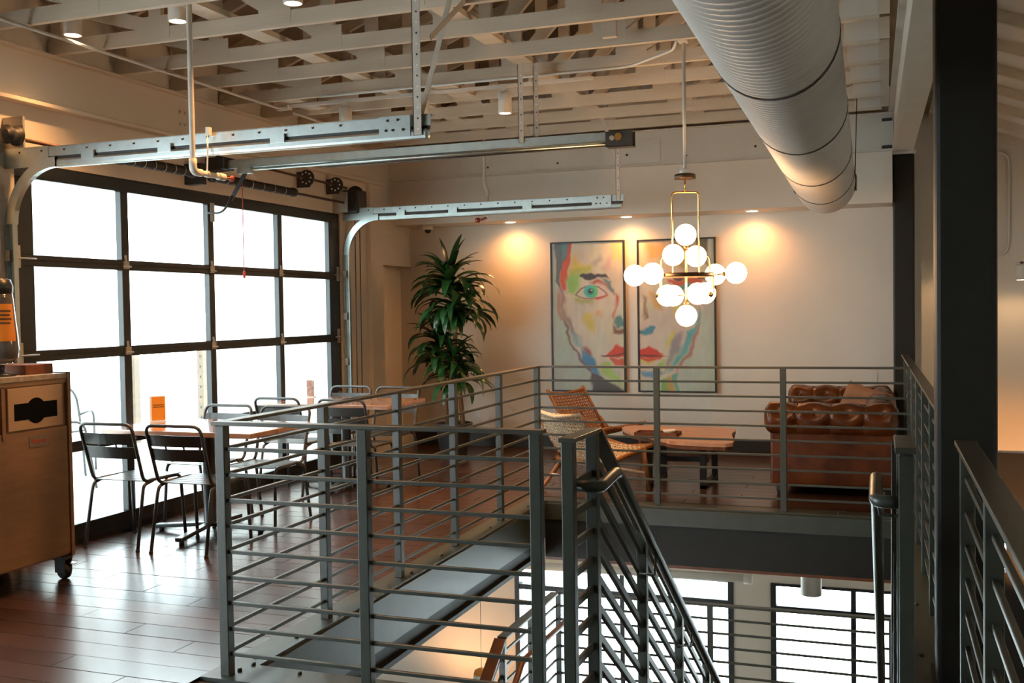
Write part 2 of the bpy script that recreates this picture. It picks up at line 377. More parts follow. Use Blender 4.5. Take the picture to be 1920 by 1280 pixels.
# --- lower storey shell
LZ = -3.6
struct('floor_lower', MB().box(-5.1, 5.7, -6, 8.1, LZ-.1, LZ), m_lowfloor, 'floor of the lower storey')
struct('wall_lower_back', MB().box(-5.1, -1.27, BY, BY+.14, LZ, -.2).box(1.13, 1.507, BY, BY+.14, LZ, -.2).box(-1.27, 1.13, BY, BY+.14, -1.30, -.2).box(1.507, 2.97, BY, BY+.14, -1.30, -.2).box(-1.27, 1.13, BY, BY+.14, LZ, -3.3).box(1.507, 2.97, BY, BY+.14, LZ, -3.3), m_wall, 'cream wall of the lower storey around its windows')
struct('wall_lower_left', MB().box(-5.1, -5, -6, BY, LZ, -.2), m_wall, 'left wall of the lower storey')
struct('wall_rear', MB().box(WX-.14, 5.7, -6.1, -6, LZ, 0).box(WX-.14, 5.7, -6.1, -6, 0, 4.6), m_wall, 'wall behind the camera')
def window(n, x0, x1, z0, z1, mull, trans, label):
    w = bpy.data.objects.new('window_%d' % n, None); C.objects.link(w); w.location = ((x0+x1)/2, BY, z0); w['kind'] = 'structure'; w['label'] = label
    fr = .055
    for a in ((x0, x0+fr, z0, z1), (x1-fr, x1, z0, z1), (x0+fr, x1-fr, z0, z0+fr), (x0+fr, x1-fr, z1-fr*.5, z1)):
        obj('frame', B(a[0], a[1], BY-.02, BY+.09, a[2], a[3]), m_black, w)
    for x in mull: obj('mullion', B(x-.025, x+.025, BY-.01, BY+.08, z0, z1), m_black, w)
    for z in trans: obj('transom', B(x0, x1, BY-.01, BY+.08, z-.028, z+.028), m_black, w)
    obj('pane', B(x0+fr, x1-fr, BY+.03, BY+.036, z0+fr, z1-.03), m_glass, w)
window(2, -1.27, 1.13, -3.3, -1.30, (-.05,), (-1.545,), 'black framed lower window left of the narrow cream pier')
window(3, 1.507, 2.96, -3.3, -1.30, (2.31,), (-1.56,), 'black framed lower window right of the narrow cream pier')

# ================================================================== GARAGE DOOR (door_1)
gd = bpy.data.objects.new('door_1', None); C.objects.link(gd); gd.location = (WX, (DY0+DY1)/2, 0); gd['kind'] = 'structure'
gd['label'] = 'black framed glass sectional garage door, closed, onto the bright patio'
cols = [(1.52, 2.33), (2.405, 3.335), (3.405, 4.345), (4.415, 5.245)]
secs = [(.035, .655), (.655, 1.275), (1.275, 1.885), (1.885, 2.49)]
gx0, gx1 = WX-.05, WX+.0
obj('bottom_seal', B(gx0-.01, gx1+.012, DY0+.04, DY1-.02, 0, .04), m_rubber, gd)
for i, (z0, z1) in enumerate(secs):
    t0 = .10 if i == 0 else .036; t1 = .085 if i == 3 else .036
    o = obj('door_section', MB().box(gx0, gx1, DY0+.05, DY1-.02, z0, z0+t0).box(gx0, gx1, DY0+.05, DY1-.02, z1-t1, z1), m_black, gd, .003)
    ys = [DY0+.05]+[v for c in cols for v in c]+[DY1-.02]
    for k in range(0, 10, 2): obj('stile', B(gx0, gx1, ys[k], ys[k+1], z0+t0, z1-t1), m_black, o, .003)
    for (a, b) in cols: obj('pane', B(gx0+.02, gx0+.026, a-.008, b+.008, z0+t0-.008, z1-t1+.008), m_glass, o)
    if i > 0:
        for y in (2.368, 3.37, 4.38):
            obj('hinge', MB().box(gx1, gx1+.008, y-.028, y+.028, z0-.028, z0+.028).bar((gx1+.006, y, z0-.005), (gx1+.006, y-.01, z0+.07), .02, .006, (1, 0, 0)).tube([(gx1+.012, y-.04, z0-.01), (gx1+.012, y+.04, z0-.01)], .007, 6), m_plate, o)
        obj('roller_arm', MB().tube([(gx1+.02, DY0-.02, z0+.01), (gx1+.02, DY0+.22, z0+.01)], .006, 6).box(gx1, gx1+.012, DY0+.06, DY0+.10, z0-.05, z0+.09), m_plate, o)
        obj('roller_arm', MB().tube([(gx1+.02, DY1-.16, z0+.01), (gx1+.02, DY1+.03, z0+.01)], .006, 6).box(gx1, gx1+.012, DY1-.10, DY1-.06, z0-.05, z0+.09), m_plate, o)
struct('trim_1', MB().box(WX-.12, WX-.005, DY0-.03, DY0+.05, 0, DZ+.05).box(WX-.12, WX-.005, DY1-.02, DY1+.06, 0, DZ+.05).box(WX-.12, WX-.005, DY0-.03, DY1+.06, DZ+.01, DZ+.06), m_black, 'black jambs and head around the garage door')
struct('trim_2', B(WX-.02, WX-.004, DY0, DY1, DZ-.03, DZ+.055), m_black, 'black weather strip above the garage door')

# track builder
def track(name, label, y, side):
    t = thing(name, label, 'track', (WX+.03, y, 0))
    X0 = WX+.06; zc = 2.455; R = .36
    def prof(path_fn):
        pass
    vert = obj('vertical_track', MB().box(X0-.03, X0+.03, y-.004, y+.004, .02, zc-R).box(X0-.03, X0-.024, y-.004, y+.03*side, .02, zc-R).box(X0+.024, X0+.03, y-.004, y+.03*side, .02, zc-R), m_galv, t)
    A = arc((X0+R, 0, zc-R), R, PI, PI/2, 12, (1, 0, 0), (0, 0, 1))
    mb = MB(); v = []; 
    for p in A:
        d = (Vector((X0+R, 0, zc-R))-p).normalized()
        for (dy, k) in ((-.012, -.03), (.024, -.03), (.024, .03), (-.012, .03)): v.append((p.x+d.x*k, y+dy*side, p.z+d.z*k))
    f = []
    for i in range(12):
        for k in range(4): q = (i*4+k, i*4+(k+1) % 4, (i+1)*4+(k+1) % 4, (i+1)*4+k); f.append(q if side > 0 else tuple(reversed(q)))
    obj('curved_track', mb.add(v, f, False), m_galv, t)
    obj('horizontal_track', B(X0+R, .40, y-.024, y+.02, zc-.034, zc+.020), m_galv, t, .016)
    obj('groove_shade', B(X0+.1, .40, y-.004, y+.01, zc+.018, zc+.04), m_bracket, t)  # dark strip standing in for the shade in the groove under the angle
    obj('reinforcing_angle', MB().box(X0+.02, .41, y-.008, y-.003, zc+.036, zc+.095).box(X0+.02, .41, y-.008, y+.05, zc+.091, zc+.096), m_galv, t, .001)
    obj('corner_plate', B(X0-.05, X0+.30, y-.012, y-.007, zc-.02, zc+.10), m_galv, t)
    for x in (-1.85, -1.3, -.55): obj('splice_plate', B(x, x+.09, y-.027, y-.008, zc+.004, zc+.052), m_galv, t)
    obj('splice_plate', B(.12, .30, y-.028, y-.008, zc-.015, zc+.094), m_galv, t)
    for x in [X0+.08+.17*i for i in range(14)]+[.16, .2, .26, .17, .23]:
        obj('bolt', MB().lathe([(.007, 0), (.007, -.006), (.004, -.008)], 6, (x, y-(.028 if x > .1 else .008), zc+(.072 if int(x*100) % 2 or x < .1 else .02)), 'y'), m_bracket, t)
    # mounting angle on the wall and hanger
    obj('wall_angle', B(WX+.002, WX+.02, y-.06, y+.06, .03, zc+.08), m_hang if side < 0 else m_galv, t)
    for z in (.4, 1.0, 1.45, 1.87): obj('jamb_bracket', B(WX+.02, X0+.0, y-.035, y-.005, z, z+.07), m_plate, t)
    return t
def hanger(par, x, y, z0, z1, brace=None, w_=.036):
    obj('hanger_strap', MB().box(x-w_/2, x+w_/2, y-.004, y, z0, z1).box(x-w_/2, x-w_/2+.004, y-.004, y+.03, z0, z1), m_hang, par)
    n = int((z1-z0)/.055)
    for i in range(n):
        z = z0+.03+i*.055; obj('hole', MB().lathe([(.0055, -.0005), (.0055, -.001)], 6, (x+.004, y-.0045, z), 'y'), m_bracket if i % 2 else m_cardw, par)
    if brace: obj('hanger_brace', MB().bar((x, y, z0+.03), brace, .03, .004, (0, 1, 0)), m_hang, par)
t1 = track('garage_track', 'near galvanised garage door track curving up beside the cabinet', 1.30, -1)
hanger(t1, .345, 1.27, 2.44, 3.3, (.42, 1.6, 3.3), .046)
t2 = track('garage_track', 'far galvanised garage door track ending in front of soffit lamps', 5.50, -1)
hanger(t2, .36, 5.485, 2.50, 3.1); obj('hanger_brace', MB().bar((.355, 5.485, 2.86), (.22, 5.485, 3.25), .03, .004, (0, 1, 0)), m_hang, t2)
# operator rail
opn = thing('door_operator_rail', 'middle galvanised operator rail with chain and dark end bracket', 'opener rail', (-.6, 3.3, 2.70))
obj('rail', MB().box(-2.28, .86, 3.285, 3.29, 2.67, 2.735).box(-2.28, .86, 3.285, 3.325, 2.731, 2.735).box(-2.28, .86, 3.285, 3.325, 2.67, 2.674), m_galv, opn, .001)
obj('lower_tube', T([(-2.05, 3.30, 2.655), (.86, 3.30, 2.655)], .012, 8), m_galv, opn)
obj('chain', T([(-1.4, 3.30, 2.63), (.86, 3.30, 2.64)], .006, 6), m_bracket, opn)
eb = obj('end_bracket', MB().box(.83, 1.02, 3.26, 3.265, 2.625, 2.73).box(.83, 1.02, 3.335, 3.34, 2.625, 2.73).box(.84, 1.02, 3.26, 3.34, 2.622, 2.628), m_bracket, opn)
obj('sprocket', MB().lathe([(.026, -.012), (.026, -.004), (.012, -.001)], 14, (.92, 3.262, 2.69), 'y'), m_brass, eb)
obj('sprocket', MB().lathe([(.017, -.01), (.017, -.002)], 12, (.875, 3.262, 2.685), 'y'), m_plate, eb)
obj('motor_head', MB().box(-2.42, -2.24, 3.24, 3.38, 2.66, 2.76), m_bracket, opn, .01)
arm = obj('trolley_bracket', MB().box(-2.14, -2.02, 3.27, 3.31, 2.62, 2.67), m_galv, opn)
obj('lift_arm', MB().bar((-2.07, 3.29, 2.64), (-2.22, 3.29, 2.42), .035, .006, (0, 1, 0)).tube(round_path([(-2.20, 3.28, 2.45), (-2.29, 3.28, 2.32), (-2.43, 3.28, 2.33)], .09), .009, 6), m_bracket, opn)
obj('door_bracket', B(WX, WX+.01, 3.36, 3.41, 2.27, 2.42), m_plate, opn)
hanger(opn, .215, 3.275, 2.70, 3.25)
hanger(opn, .31, 3.33, 2.72, 3.25)
# torsion shafts
sh = thing('torsion_shaft', 'lower rusty torsion shaft with two dark coil springs above garage door', 'shaft', (WX+.12, 3.3, 2.6))
X = WX+.12
obj('shaft', T([(X, 1.22, 2.615), (X, 5.4, 2.595)], .012, 10), m_brown, sh)
def coil(y0, y1, z, par):
    n = int((y1-y0)/.012)
    mb = MB(); pr = [(.026, y0)]
    for i in range(n):
        y = y0+(y1-y0)*i/n; h = (y1-y0)/n; pr += [(.031, y+.0), (.036, y+h*.35), (.031, y+h*.85)]
    mb.lathe(pr+[(.026, y1)], 12, (X, 0, z), 'y'); obj('spring', mb, m_bracket, par)
    for y in [y0+(y1-y0)*k/7 for k in range(1, 7)]: obj('paint_mark', MB().lathe([(.0375, y-.004), (.0375, y+.004)], 12, (X, 0, z), 'y', cap=False), m_hang, par)
    for y in (y0, y1): obj('winding_cone', MB().lathe([(.02, y-.03), (.042, y-.02), (.042, y+.02), (.02, y+.03)], 12, (X, 0, z), 'y'), m_bracket, par)
coil(2.2, 2.98, 2.611, sh); coil(3.25, 4.42, 2.604, sh)
obj('centre_bracket', B(WX, X+.03, 3.05, 3.12, 2.53, 2.69), m_bracket, sh)
obj('cable_drum', MB().lathe([(.03, 1.2), (.058, 1.21), (.058, 1.22), (.046, 1.23), (.046, 1.27), (.062, 1.28), (.062, 1.295)], 18, (X, 0, 2.63), 'y'), m_bracket, sh)
obj('end_bearing', B(WX, X+.04, 5.33, 5.345, 2.5, 2.70), m_plate, sh)
obj('end_bearing', B(WX, X+.04, 1.30, 1.315, 2.5, 2.75), m_plate, sh)
s2 = thing('drive_shaft', 'upper rusty drive shaft with two perforated sprocket plates', 'shaft', (X, 4.3, 2.75))
obj('shaft', T([(X, 3.3, 2.775), (X, 5.4, 2.745)], .011, 10), m_brown, s2)
for y, z in ((4.64, 2.755), (5.17, 2.748)):
    sp = obj('bearing_plate', MB().box(X-.09, X+.05, y-.01, y-.004, z-.085, z+.06).lathe([(.075, -.012), (.075, .012)], 18, (X+.01, y, z), 'y'), m_bracket, s2)
    for k in range(8):
        a = 2*PI*k/8; obj('hole', MB().lathe([(.009, -.014), (.009, -.012)], 8, (X+.01+.05*math.cos(a), y, z+.05*math.sin(a)), 'y'), m_cardw, sp)
mo = thing('door_motor', 'grey box motor with hand chain in the corner above far track', 'motor', (X, 5.58, 2.5))
obj('housing', B(X-.09, X+.09, 5.46, 5.66, 2.50, 2.735), m_bracket, mo, .02)
obj('cap', MB().lathe([(.07, 2.735), (.07, 2.75), (.04, 2.775), (.005, 2.785)], 16, (X, 5.58, 0)), m_rubber, mo)
for dy in (0, .10):
    obj('hand_chain', MB().tube([(X+.02, 5.52+dy, 2.5), (X+.02, 5.52+dy-.02, .55)], .005, 6), m_bracket, mo)
obj('release_cord', MB().tube([(-2.2, 3.42, 2.64), (-2.2, 3.42, 1.87)], .0035, 5).lathe([(.004, 1.87), (.011, 1.86), (.011, 1.82), (.004, 1.81)], 8, (-2.2, 3.42, 0)), m_redcord, opn, label='thin red cord')

# ================================================================== ROOF TRUSSES
TZ = 3.215; tys = [1.09+.608*i for i in range(-3, 9)]
def make_truss(y, label, full=True):
    t = thing('roof_truss', label, 'truss', (0, y, TZ), 'roof trusses over the room')
    w = .038
    obj('bottom_chord', B(-2.46, 2.60, y-w/2, y+w/2, TZ, TZ+.09), m_truss, t)
    obj('top_chord', MB().bar((-2.46, y, roofz(-2.46)-.045), (RXC, y, RZ-.045), w, .09), m_truss, t)
    obj('top_chord', MB().bar((RXC, y, RZ-.045), (2.60, y, roofz(2.6)-.045), w, .09), m_truss, t)
    nodes = [-2.4, -1.62, -.76, .1, .96, 1.82, 2.55]
    for x in nodes: obj('web_post', B(x-.045, x+.045, y-w/2+.001, y+w/2-.001, TZ+.09, roofz(x)-.09), m_truss, t)
    for a, b in ((-1.62, -2.4), (-.76, -1.62), (.1, -.76), (.1, .96), (.96, 1.82), (1.82, 2.55)):
        obj('web_diagonal', MB().bar((a, y, TZ+.09), (b, y, roofz(b)-.12), w*.98, .085), m_truss, t)
    for x in nodes[1:]: obj('nail_plate', MB().box(x-.11, x+.11, y-w/2-.002, y-w/2, TZ+.02, TZ+.16), m_truss, t)
    for i in range(8): pass
    obj('end_plate', MB().box(2.38, 2.59, y-w/2-.003, y-w/2, TZ+.02, TZ+.20), m_plate if False else m_white, t)
ordn = ['first', 'second', 'third', 'fourth', 'fifth', 'sixth', 'seventh', 'eighth', 'ninth', 'tenth', 'eleventh', 'twelfth']
for i, y in enumerate(tys):
    k = len(tys)-1-i
    make_truss(y, 'cream lumber roof truss, %s counting forward from the wide back beam' % ordn[k])
# lateral braces and short blocks between trusses
for i, (x, y0, y1, lab) in enumerate([(.17, -1, 5.98, 'long flat cream brace board lying across trusses above middle track end'), (-1.15, -1, 5.98, 'long flat cream brace board lying across trusses left of the middle')]):
    tag(obj('brace_board', B(x-.07, x+.07, y0, y1, TZ+.092, TZ+.128), m_truss), lab, 'brace board')
for i, (x, lab) in enumerate([(-.56, 'short flat cream block between trusses near hanging track lamps'), (-1.9, 'short flat cream block between trusses above conduit elbow')]):
    tag(obj('truss_block', B(x-.09, x+.09, 3.545, 4.11, TZ+.03, TZ+.07), m_truss), lab, 'block')
tag(obj('hanging_post', B(.965, 1.06, 2.68, 2.72, TZ+.0, 3.95), m_truss, bevel=.003), 'short cream post hanging between trusses above the chandelier', 'post')
sb = thing('sway_brace', 'cream perforated sway brace angled above near track hanger', 'brace', (.3, 1.6, 2.9))
obj('strap', MB().bar((.40, 1.33, 2.95), (.52, 2.0, 3.5), .03, .005, (1, 0, 0)), m_hang, sb)
obj('strap', MB().bar((.33, 1.30, 3.25), (.15, 1.75, 3.6), .03, .005, (1, 0, 0)), m_hang, sb)

# ================================================================== LIGHTS IN THE CEILING
def cyl_light(x, y, zb, h, label, r=.055, power=85):
    t = thing('ceiling_spotlight', label, 'spotlight', (x, y, zb), 'cylinder spotlights')
    obj('housing', MB().lathe([(r*.86, zb+.012), (r*.86, zb), (r, zb), (r, zb+h), (r*.9, zb+h+.004)], 24, (x, y, 0), cap=False).lathe([(r*.9, zb+h+.003), (.001, zb+h+.004)], 24, (x, y, 0), cap=False), m_pipe, t)
    obj('lamp_disc', MB().lathe([(.001, zb+.006), (r*.9, zb+.007)], 24, (x, y, 0), cap=False), m_led, t)
    obj('stem', B(x-.018, x+.018, y-.018, y+.018, zb+h, zb+h+.05), m_pipe, t)
    spot('lamp', (x, y, zb-.005), (x, y, 0), power, WARM2, 2.0, .9, .04, t)
cyl_light(-2.02, 1.42, 3.235, .22, 'white cylinder spotlight nearest the left wall')
cyl_light(-1.25, 1.42, 3.235, .22, 'white cylinder spotlight beside the vertical sprinkler pipe')
cyl_light(-.475, 1.42, 3.25, .22, 'white cylinder spotlight at top edge left of the near hanger')
tr = thing('track_rail', 'white lighting track carrying three cylinder spotlights', 'track', (-.7, 3.8, 3.2))
obj('rail', B(-2.05, .60, 3.785, 3.815, 3.215, 3.24), m_pipe, tr)
obj('feed_box', B(-2.10, -1.98, 3.77, 3.83, 3.20, 3.235), m_pipe, tr)
for x in (-1.72, -.3): obj('hanger_rod', T([(x, 3.80, 3.24), (x, 3.80, 3.42)], .003, 5), m_bracket, tr)
cyl_light(-.095, 3.8, 3.02, .155, 'white cylinder spotlight right of near hanger under the lighting track', .052)
cyl_light(-.78, 3.8, 3.02, .155, 'white cylinder spotlight half hidden behind the near hanger', .052)
cyl_light(-1.465, 3.8, 3.02, .155, 'white cylinder spotlight behind the near garage track', .052)
# soffit lamps
for i, (x, lab) in enumerate([(-1.18, 'recessed soffit lamp left of the paintings'), (.10, 'recessed soffit lamp above the gap between paintings'), (1.38, 'recessed soffit lamp right of the paintings')]):
    t = thing('recessed_lamp', lab, 'downlight', (x, 6.88, 2.47), 'soffit lamps')
    obj('trim_ring', MB().lathe([(.055, 2.466), (.075, 2.464), (.075, 2.469)], 24, (x, 6.88, 0), cap=False), m_plastic, t)
    obj('lamp_disc', MB().lathe([(.001, 2.4665), (.056, 2.466)], 24, (x, 6.88, 0), cap=False), m_led, t)
    spot('lamp', (x, 6.88, 2.455), (x, 6.90, 0), 26, (1, .42, .12), 2.8, 1, .06, t)
# conduit along the trusses
cd = thing('conduit', 'thin cream conduit running under trusses to the lighting track', 'conduit', (-2, 2.5, 3.2))
obj('pipe', T(round_path([(-2.02, .4, 3.195), (-2.02, 3.7, 3.195), (-1.99, 3.8, 3.22)], .08), .011, 8), m_pipe, cd)
obj('pipe', T([(-2.02, 3.9, 3.195), (-2.02, 5.8, 3.195)], .011, 8), m_pipe, cd)
obj('clamp', B(-2.04, -2.0, 2.28, 2.34, 3.19, 3.216), m_plate, cd)
cd2 = thing('conduit', 'thin cream conduit bending past the chandelier stem', 'conduit', (.6, 3.4, 3.2))
obj('pipe', T(round_path([(-1.5, 3.47, 3.205), (.95, 3.47, 3.205), (1.33, 3.14, 3.21), (1.36, 3.08, 3.26)], .1), .010, 8), m_pipe, cd2)

# ================================================================== SPRINKLERS
sp = thing('sprinkler_pipe', 'white sprinkler pipe dropping in front of near garage track', 'pipe', (-.945, 1.12, 2.3))
QX = -.945
obj('drop_pipe', T(round_path([(QX, 1.12, 3.95), (QX, 1.12, 2.31), (QX, 1.38, 2.31)], .05, 6), .0155, 12), m_pipe, sp)
obj('elbow', T(round_path([(QX, 1.12, 2.38), (QX, 1.12, 2.31), (QX, 1.19, 2.31)], .05, 6), .0215, 12), m_pipe, sp)
obj('coupling', T([(QX, 1.345, 2.31), (QX, 1.405, 2.31)], .021, 12), m_pipe, sp)
obj('coupling', T([(QX, 1.235, 2.31), (QX, 1.26, 2.31)], .019, 12), m_pipe, sp)
obj('sprinkler_head', MB().tube([(QX, 1.405, 2.31), (QX, 1.44, 2.31)], .009, 8).tube(arc((QX, 1.45, 2.31), .02, 0, PI*2, 12, (1, 0, 0), (0, 1, 0)), .0045, 6).lathe([(.003, 0), (.018, .002), (.02, .005)], 12, (QX, 1.475, 2.31), 'y'), m_red, sp)
obj('support_strap', MB().tube([(QX, 1.248, 2.31), (QX, 1.262, 2.56)], .0045, 6).box(QX-.012, QX+.012, 1.255, 1.282, 2.53, 2.575), m_pipe, sp)
sp2 = thing('sprinkler_pipe', 'thin white sprinkler drop with a jog above the plant', 'pipe', (-1.13, 6, 2.45))
obj('drop_pipe', T(round_path([(-1.13, 6.0, 3.6), (-1.13, 6.0, 2.80), (-1.10, 6.0, 2.70), (-1.10, 6.0, 2.44)], .04, 5), .014, 10), m_pipe, sp2)
obj('coupling', T([(-1.13, 6.0, 2.86), (-1.13, 6, 2.79), (-1.10, 6, 2.71), (-1.10, 6.0, 2.66)], .02, 10), m_pipe, sp2)
obj('sprinkler_head', MB().tube([(-1.10, 6, 2.45), (-1.16, 6, 2.43), (-1.20, 6, 2.425)], .012, 8).lathe([(.008, -1.23), (.024, -1.225), (.026, -1.19), (.01, -1.185)], 10, (0, 6, 2.425), 'x'), m_red, sp2)

# ================================================================== DUCT
du = thing('spiral_duct', 'large cream ribbed spiral duct crossing overhead at right', 'duct', (2.2, 3, 2.5))
DR = .232
def dax(y): return Vector((2.225-.0165*y+.023, y, 2.53))
ends = [5.50, 4.62, 3.35, 1.85, .35, -1.2, -2.7, -4.2]
for a, b in zip(ends[:-1], ends[1:]):
    n = int((a-b)/.055); rows = []
    for i in range(n):
        y = a-(a-b)*i/n; h = (a-b)/n
        rows += [(y, 0), (y-h*.72, 0), (y-h*.80, .0055), (y-h*.92, .0055)]
    rows.append((b, 0)); v = []; NN = 40
    for k in range(NN):
        pass
    for y, dr in rows:
        c = dax(y)
        for k in range(NN):
            t = 2*PI*k/NN; v.append((c.x+(DR+dr)*math.cos(t), y-.055*k/NN*0, c.z+(DR+dr)*math.sin(t)))
    f = [(i*NN+k, i*NN+(k+1) % NN, (i+1)*NN+(k+1) % NN, (i+1)*NN+k) for i in range(len(rows)-1) for k in range(NN)]
    obj('duct_section', MB().add(v, f, True), m_duct, du)
    c = dax(b); obj('joint_band', MB().lathe([(DR+.004, b+.008), (DR+.0075, b+.006), (DR+.0075, b-.006), (DR+.004, b-.008)], 40, (c.x, 0, c.z), 'y', cap=False), m_seam, du)
c = dax(5.5); obj('end_cap', MB().lathe([(DR+.002, 5.47), (DR+.002, 5.50), (DR-.03, 5.505), (.001, 5.507)], 40, (c.x, 0, c.z), 'y', cap=False), m_duct, du)
for sx in (-1, 1):
    cx = c.x+sx*(DR+.004)
    obj('strap_clip', MB().box(cx-.012, cx+.012, 5.30, 5.46, c.z-.06, c.z+.06), m_seam, du)
    obj('hanging_cable', T([(cx, 5.38, c.z+.05), (cx+sx*.02, 5.38, 3.3)], .004, 5), m_seam, du)

# ================================================================== CHANDELIER
ch = thing('chandelier', 'brass chandelier with white glowing glass globes hanging before the paintings', 'chandelier', (1.42, 3.0, 1.45))
cx, cy = 1.42, 3.0
obj('stem', T([(cx, cy, 3.21), (cx, cy, 2.39)], .011, 10), m_pipe, ch)
obj('mount_bar', B(cx-.03, cx+.03, 2.93, 3.03, 3.212, 3.25), m_pipe, ch)
obj('canopy', MB().lathe([(.068, 2.345), (.068, 2.372), (.06, 2.376)], 28, (cx, cy, 0)), m_bronze, ch)
obj('canopy_box', MB().lathe([(.034, 2.374), (.034, 2.41)], 16, (cx, cy, 0)), m_pipe, ch)
GA = .30   # chandelier is turned a little
ux, uy = math.cos(GA), math.sin(GA)
def P(a, b, z): return (cx+a*ux-b*uy, cy+a*uy+b*ux, z)
obj('top_rod', T([P(0, 0, 2.345), P(0, 0, 2.262)], .006, 8), m_brass, ch)
hw = .085
obj('hoop', T(round_path([P(-hw, 0, 1.73), P(-hw, 0, 2.262), P(hw, 0, 2.262), P(hw, 0, 1.73)], .03, 6), .006, 8), m_brass, ch)
obj('ring', MB().lathe([(.168, 1.716), (.180, 1.716), (.180, 1.742), (.168, 1.742), (.168, 1.716)], 40, (cx, cy, 0), cap=False), m_bronze, ch)
obj('centre_rod', T([P(0, 0, 1.90), P(0, 0, 1.55)], .007, 8), m_brass, ch)
GR = .069
def globe(pos, stem_from):
    g = obj('globe', MB().sphere(pos, GR, 20, 12), m_globe, ch)
    d = (Vector(stem_from)-Vector(pos)).normalized(); p = Vector(pos)+d*(GR-.004)
    obj('cap', T([p, p+d*.022], .016, 10), m_bronze, g)
    if (Vector(stem_from)-p).length > .03: obj('arm', T([p+d*.015, stem_from], .005, 8), m_brass, g)
globe(P(0, 0, 1.988), P(0, 0, 1.90)); globe(P(0, 0, 1.468), P(0, 0, 1.55))
obj('inner_frame', T(round_path([P(-.155, .05, 1.63), P(-.155, .05, 1.852), P(.16, .05, 1.852), P(.16, .05, 1.60)], .025, 5), .005, 8), m_brass, ch)
obj('inner_frame', T(round_path([P(.17, -.04, 1.74), P(.17, -.04, 1.60), P(-.17, -.04, 1.60), P(-.17, -.04, 1.74)], .025, 5), .005, 8), m_brass, ch)
globe(P(-.085, -.045, 1.858), P(-.0, .05, 1.852)); globe(P(.075, .075, 1.853), P(.0, .05, 1.852))
globe(P(-.33, -.02, 1.732), P(-.178, 0, 1.729)); globe(P(-.225, -.13, 1.738), P(-.15, -.09, 1.729))
globe(P(.32, .0, 1.738), P(.178, 0, 1.729)); globe(P(.21, .15, 1.735), P(.14, .11, 1.729))
globe(P(-.125, -.02, 1.60), P(-.17, -.04, 1.60)); globe(P(-.07, .12, 1.60), P(-.07, -.03, 1.60))
globe(P(.06, -.10, 1.608), P(.06, -.03, 1.60)); globe(P(.13, .06, 1.612), P(.16, -.03, 1.60))

# ================================================================== PAINTINGS
def raster(W_, H_, bgc, polys, circles, box):
    x0, x1, y0, y1 = box
    gx, gy = np.meshgrid(np.linspace(x0, x1, W_), np.linspace(y1, y0, H_))
    rs = np.random.RandomState(3)
    def nz(sx, sy):
        a = rs.rand(40, 40); xi = (gx-x0)/(x1-x0)*sx; yi = (gy-y0)/(y1-y0)*sy
        i = np.floor(xi).astype(int) % 39; j = np.floor(yi).astype(int) % 39; fx = xi-np.floor(xi); fy = yi-np.floor(yi)
        return a[j, i]*(1-fx)*(1-fy)+a[j, i+1]*fx*(1-fy)+a[j+1, i]*(1-fx)*fy+a[j+1, i+1]*fx*fy-.5
    wx = gx+nz(9, 16)*34+nz(25, 38)*18; wy = gy+nz(9, 16)*34+nz(25, 38)*18
    img = np.ones((H_, W_, 3))*np.array(lin(bgc))
    for col, soft, pts in polys:
        warp = soft >= 4
        X, Y = (wx, wy) if warp else (gx, gy)
        inside = np.zeros(gx.shape, bool); dist = np.full(gx.shape, 1e9); n = len(pts)
        for i in range(n):
            ax, ay = pts[i]; bx, by = pts[(i+1) % n]
            cond = ((ay > Y) != (by > Y)) & (X < (bx-ax)*(Y-ay)/((by-ay) if by != ay else 1e-9)+ax); inside ^= cond
            dx, dy = bx-ax, by-ay; t = np.clip(((X-ax)*dx+(Y-ay)*dy)/(dx*dx+dy*dy+1e-9), 0, 1)
            dist = np.minimum(dist, np.hypot(X-ax-t*dx, Y-ay-t*dy))
        sd = np.where(inside, dist, -dist); sf_ = soft*1.4 if warp else soft; a = np.clip(.5+sd/(2*sf_), 0, 1)[..., None]*(.95+.3*nz(7, 11)[..., None] if soft >= 7 else .97)
        a = np.clip(a, 0, 1)
        img = img*(1-a)+np.array(lin(col))*a
    for col, soft, (ccx, ccy, rx_, ry_) in circles:
        d = (1-np.hypot((gx-ccx)/rx_, (gy-ccy)/ry_))*min(rx_, ry_); a = np.clip(.5+d/(2*soft), 0, 1)[..., None]
        img = img*(1-a)+np.array(lin(col))*a
    tint = np.stack([nz(6, 9), nz(6, 9), nz(6, 9)], -1)*.16+np.stack([nz(14, 22)]*3, -1)*.12+np.stack([nz(36, 14)]*3, -1)*.10
    img = img*(1+tint)
    return np.clip(img, 0, 1)
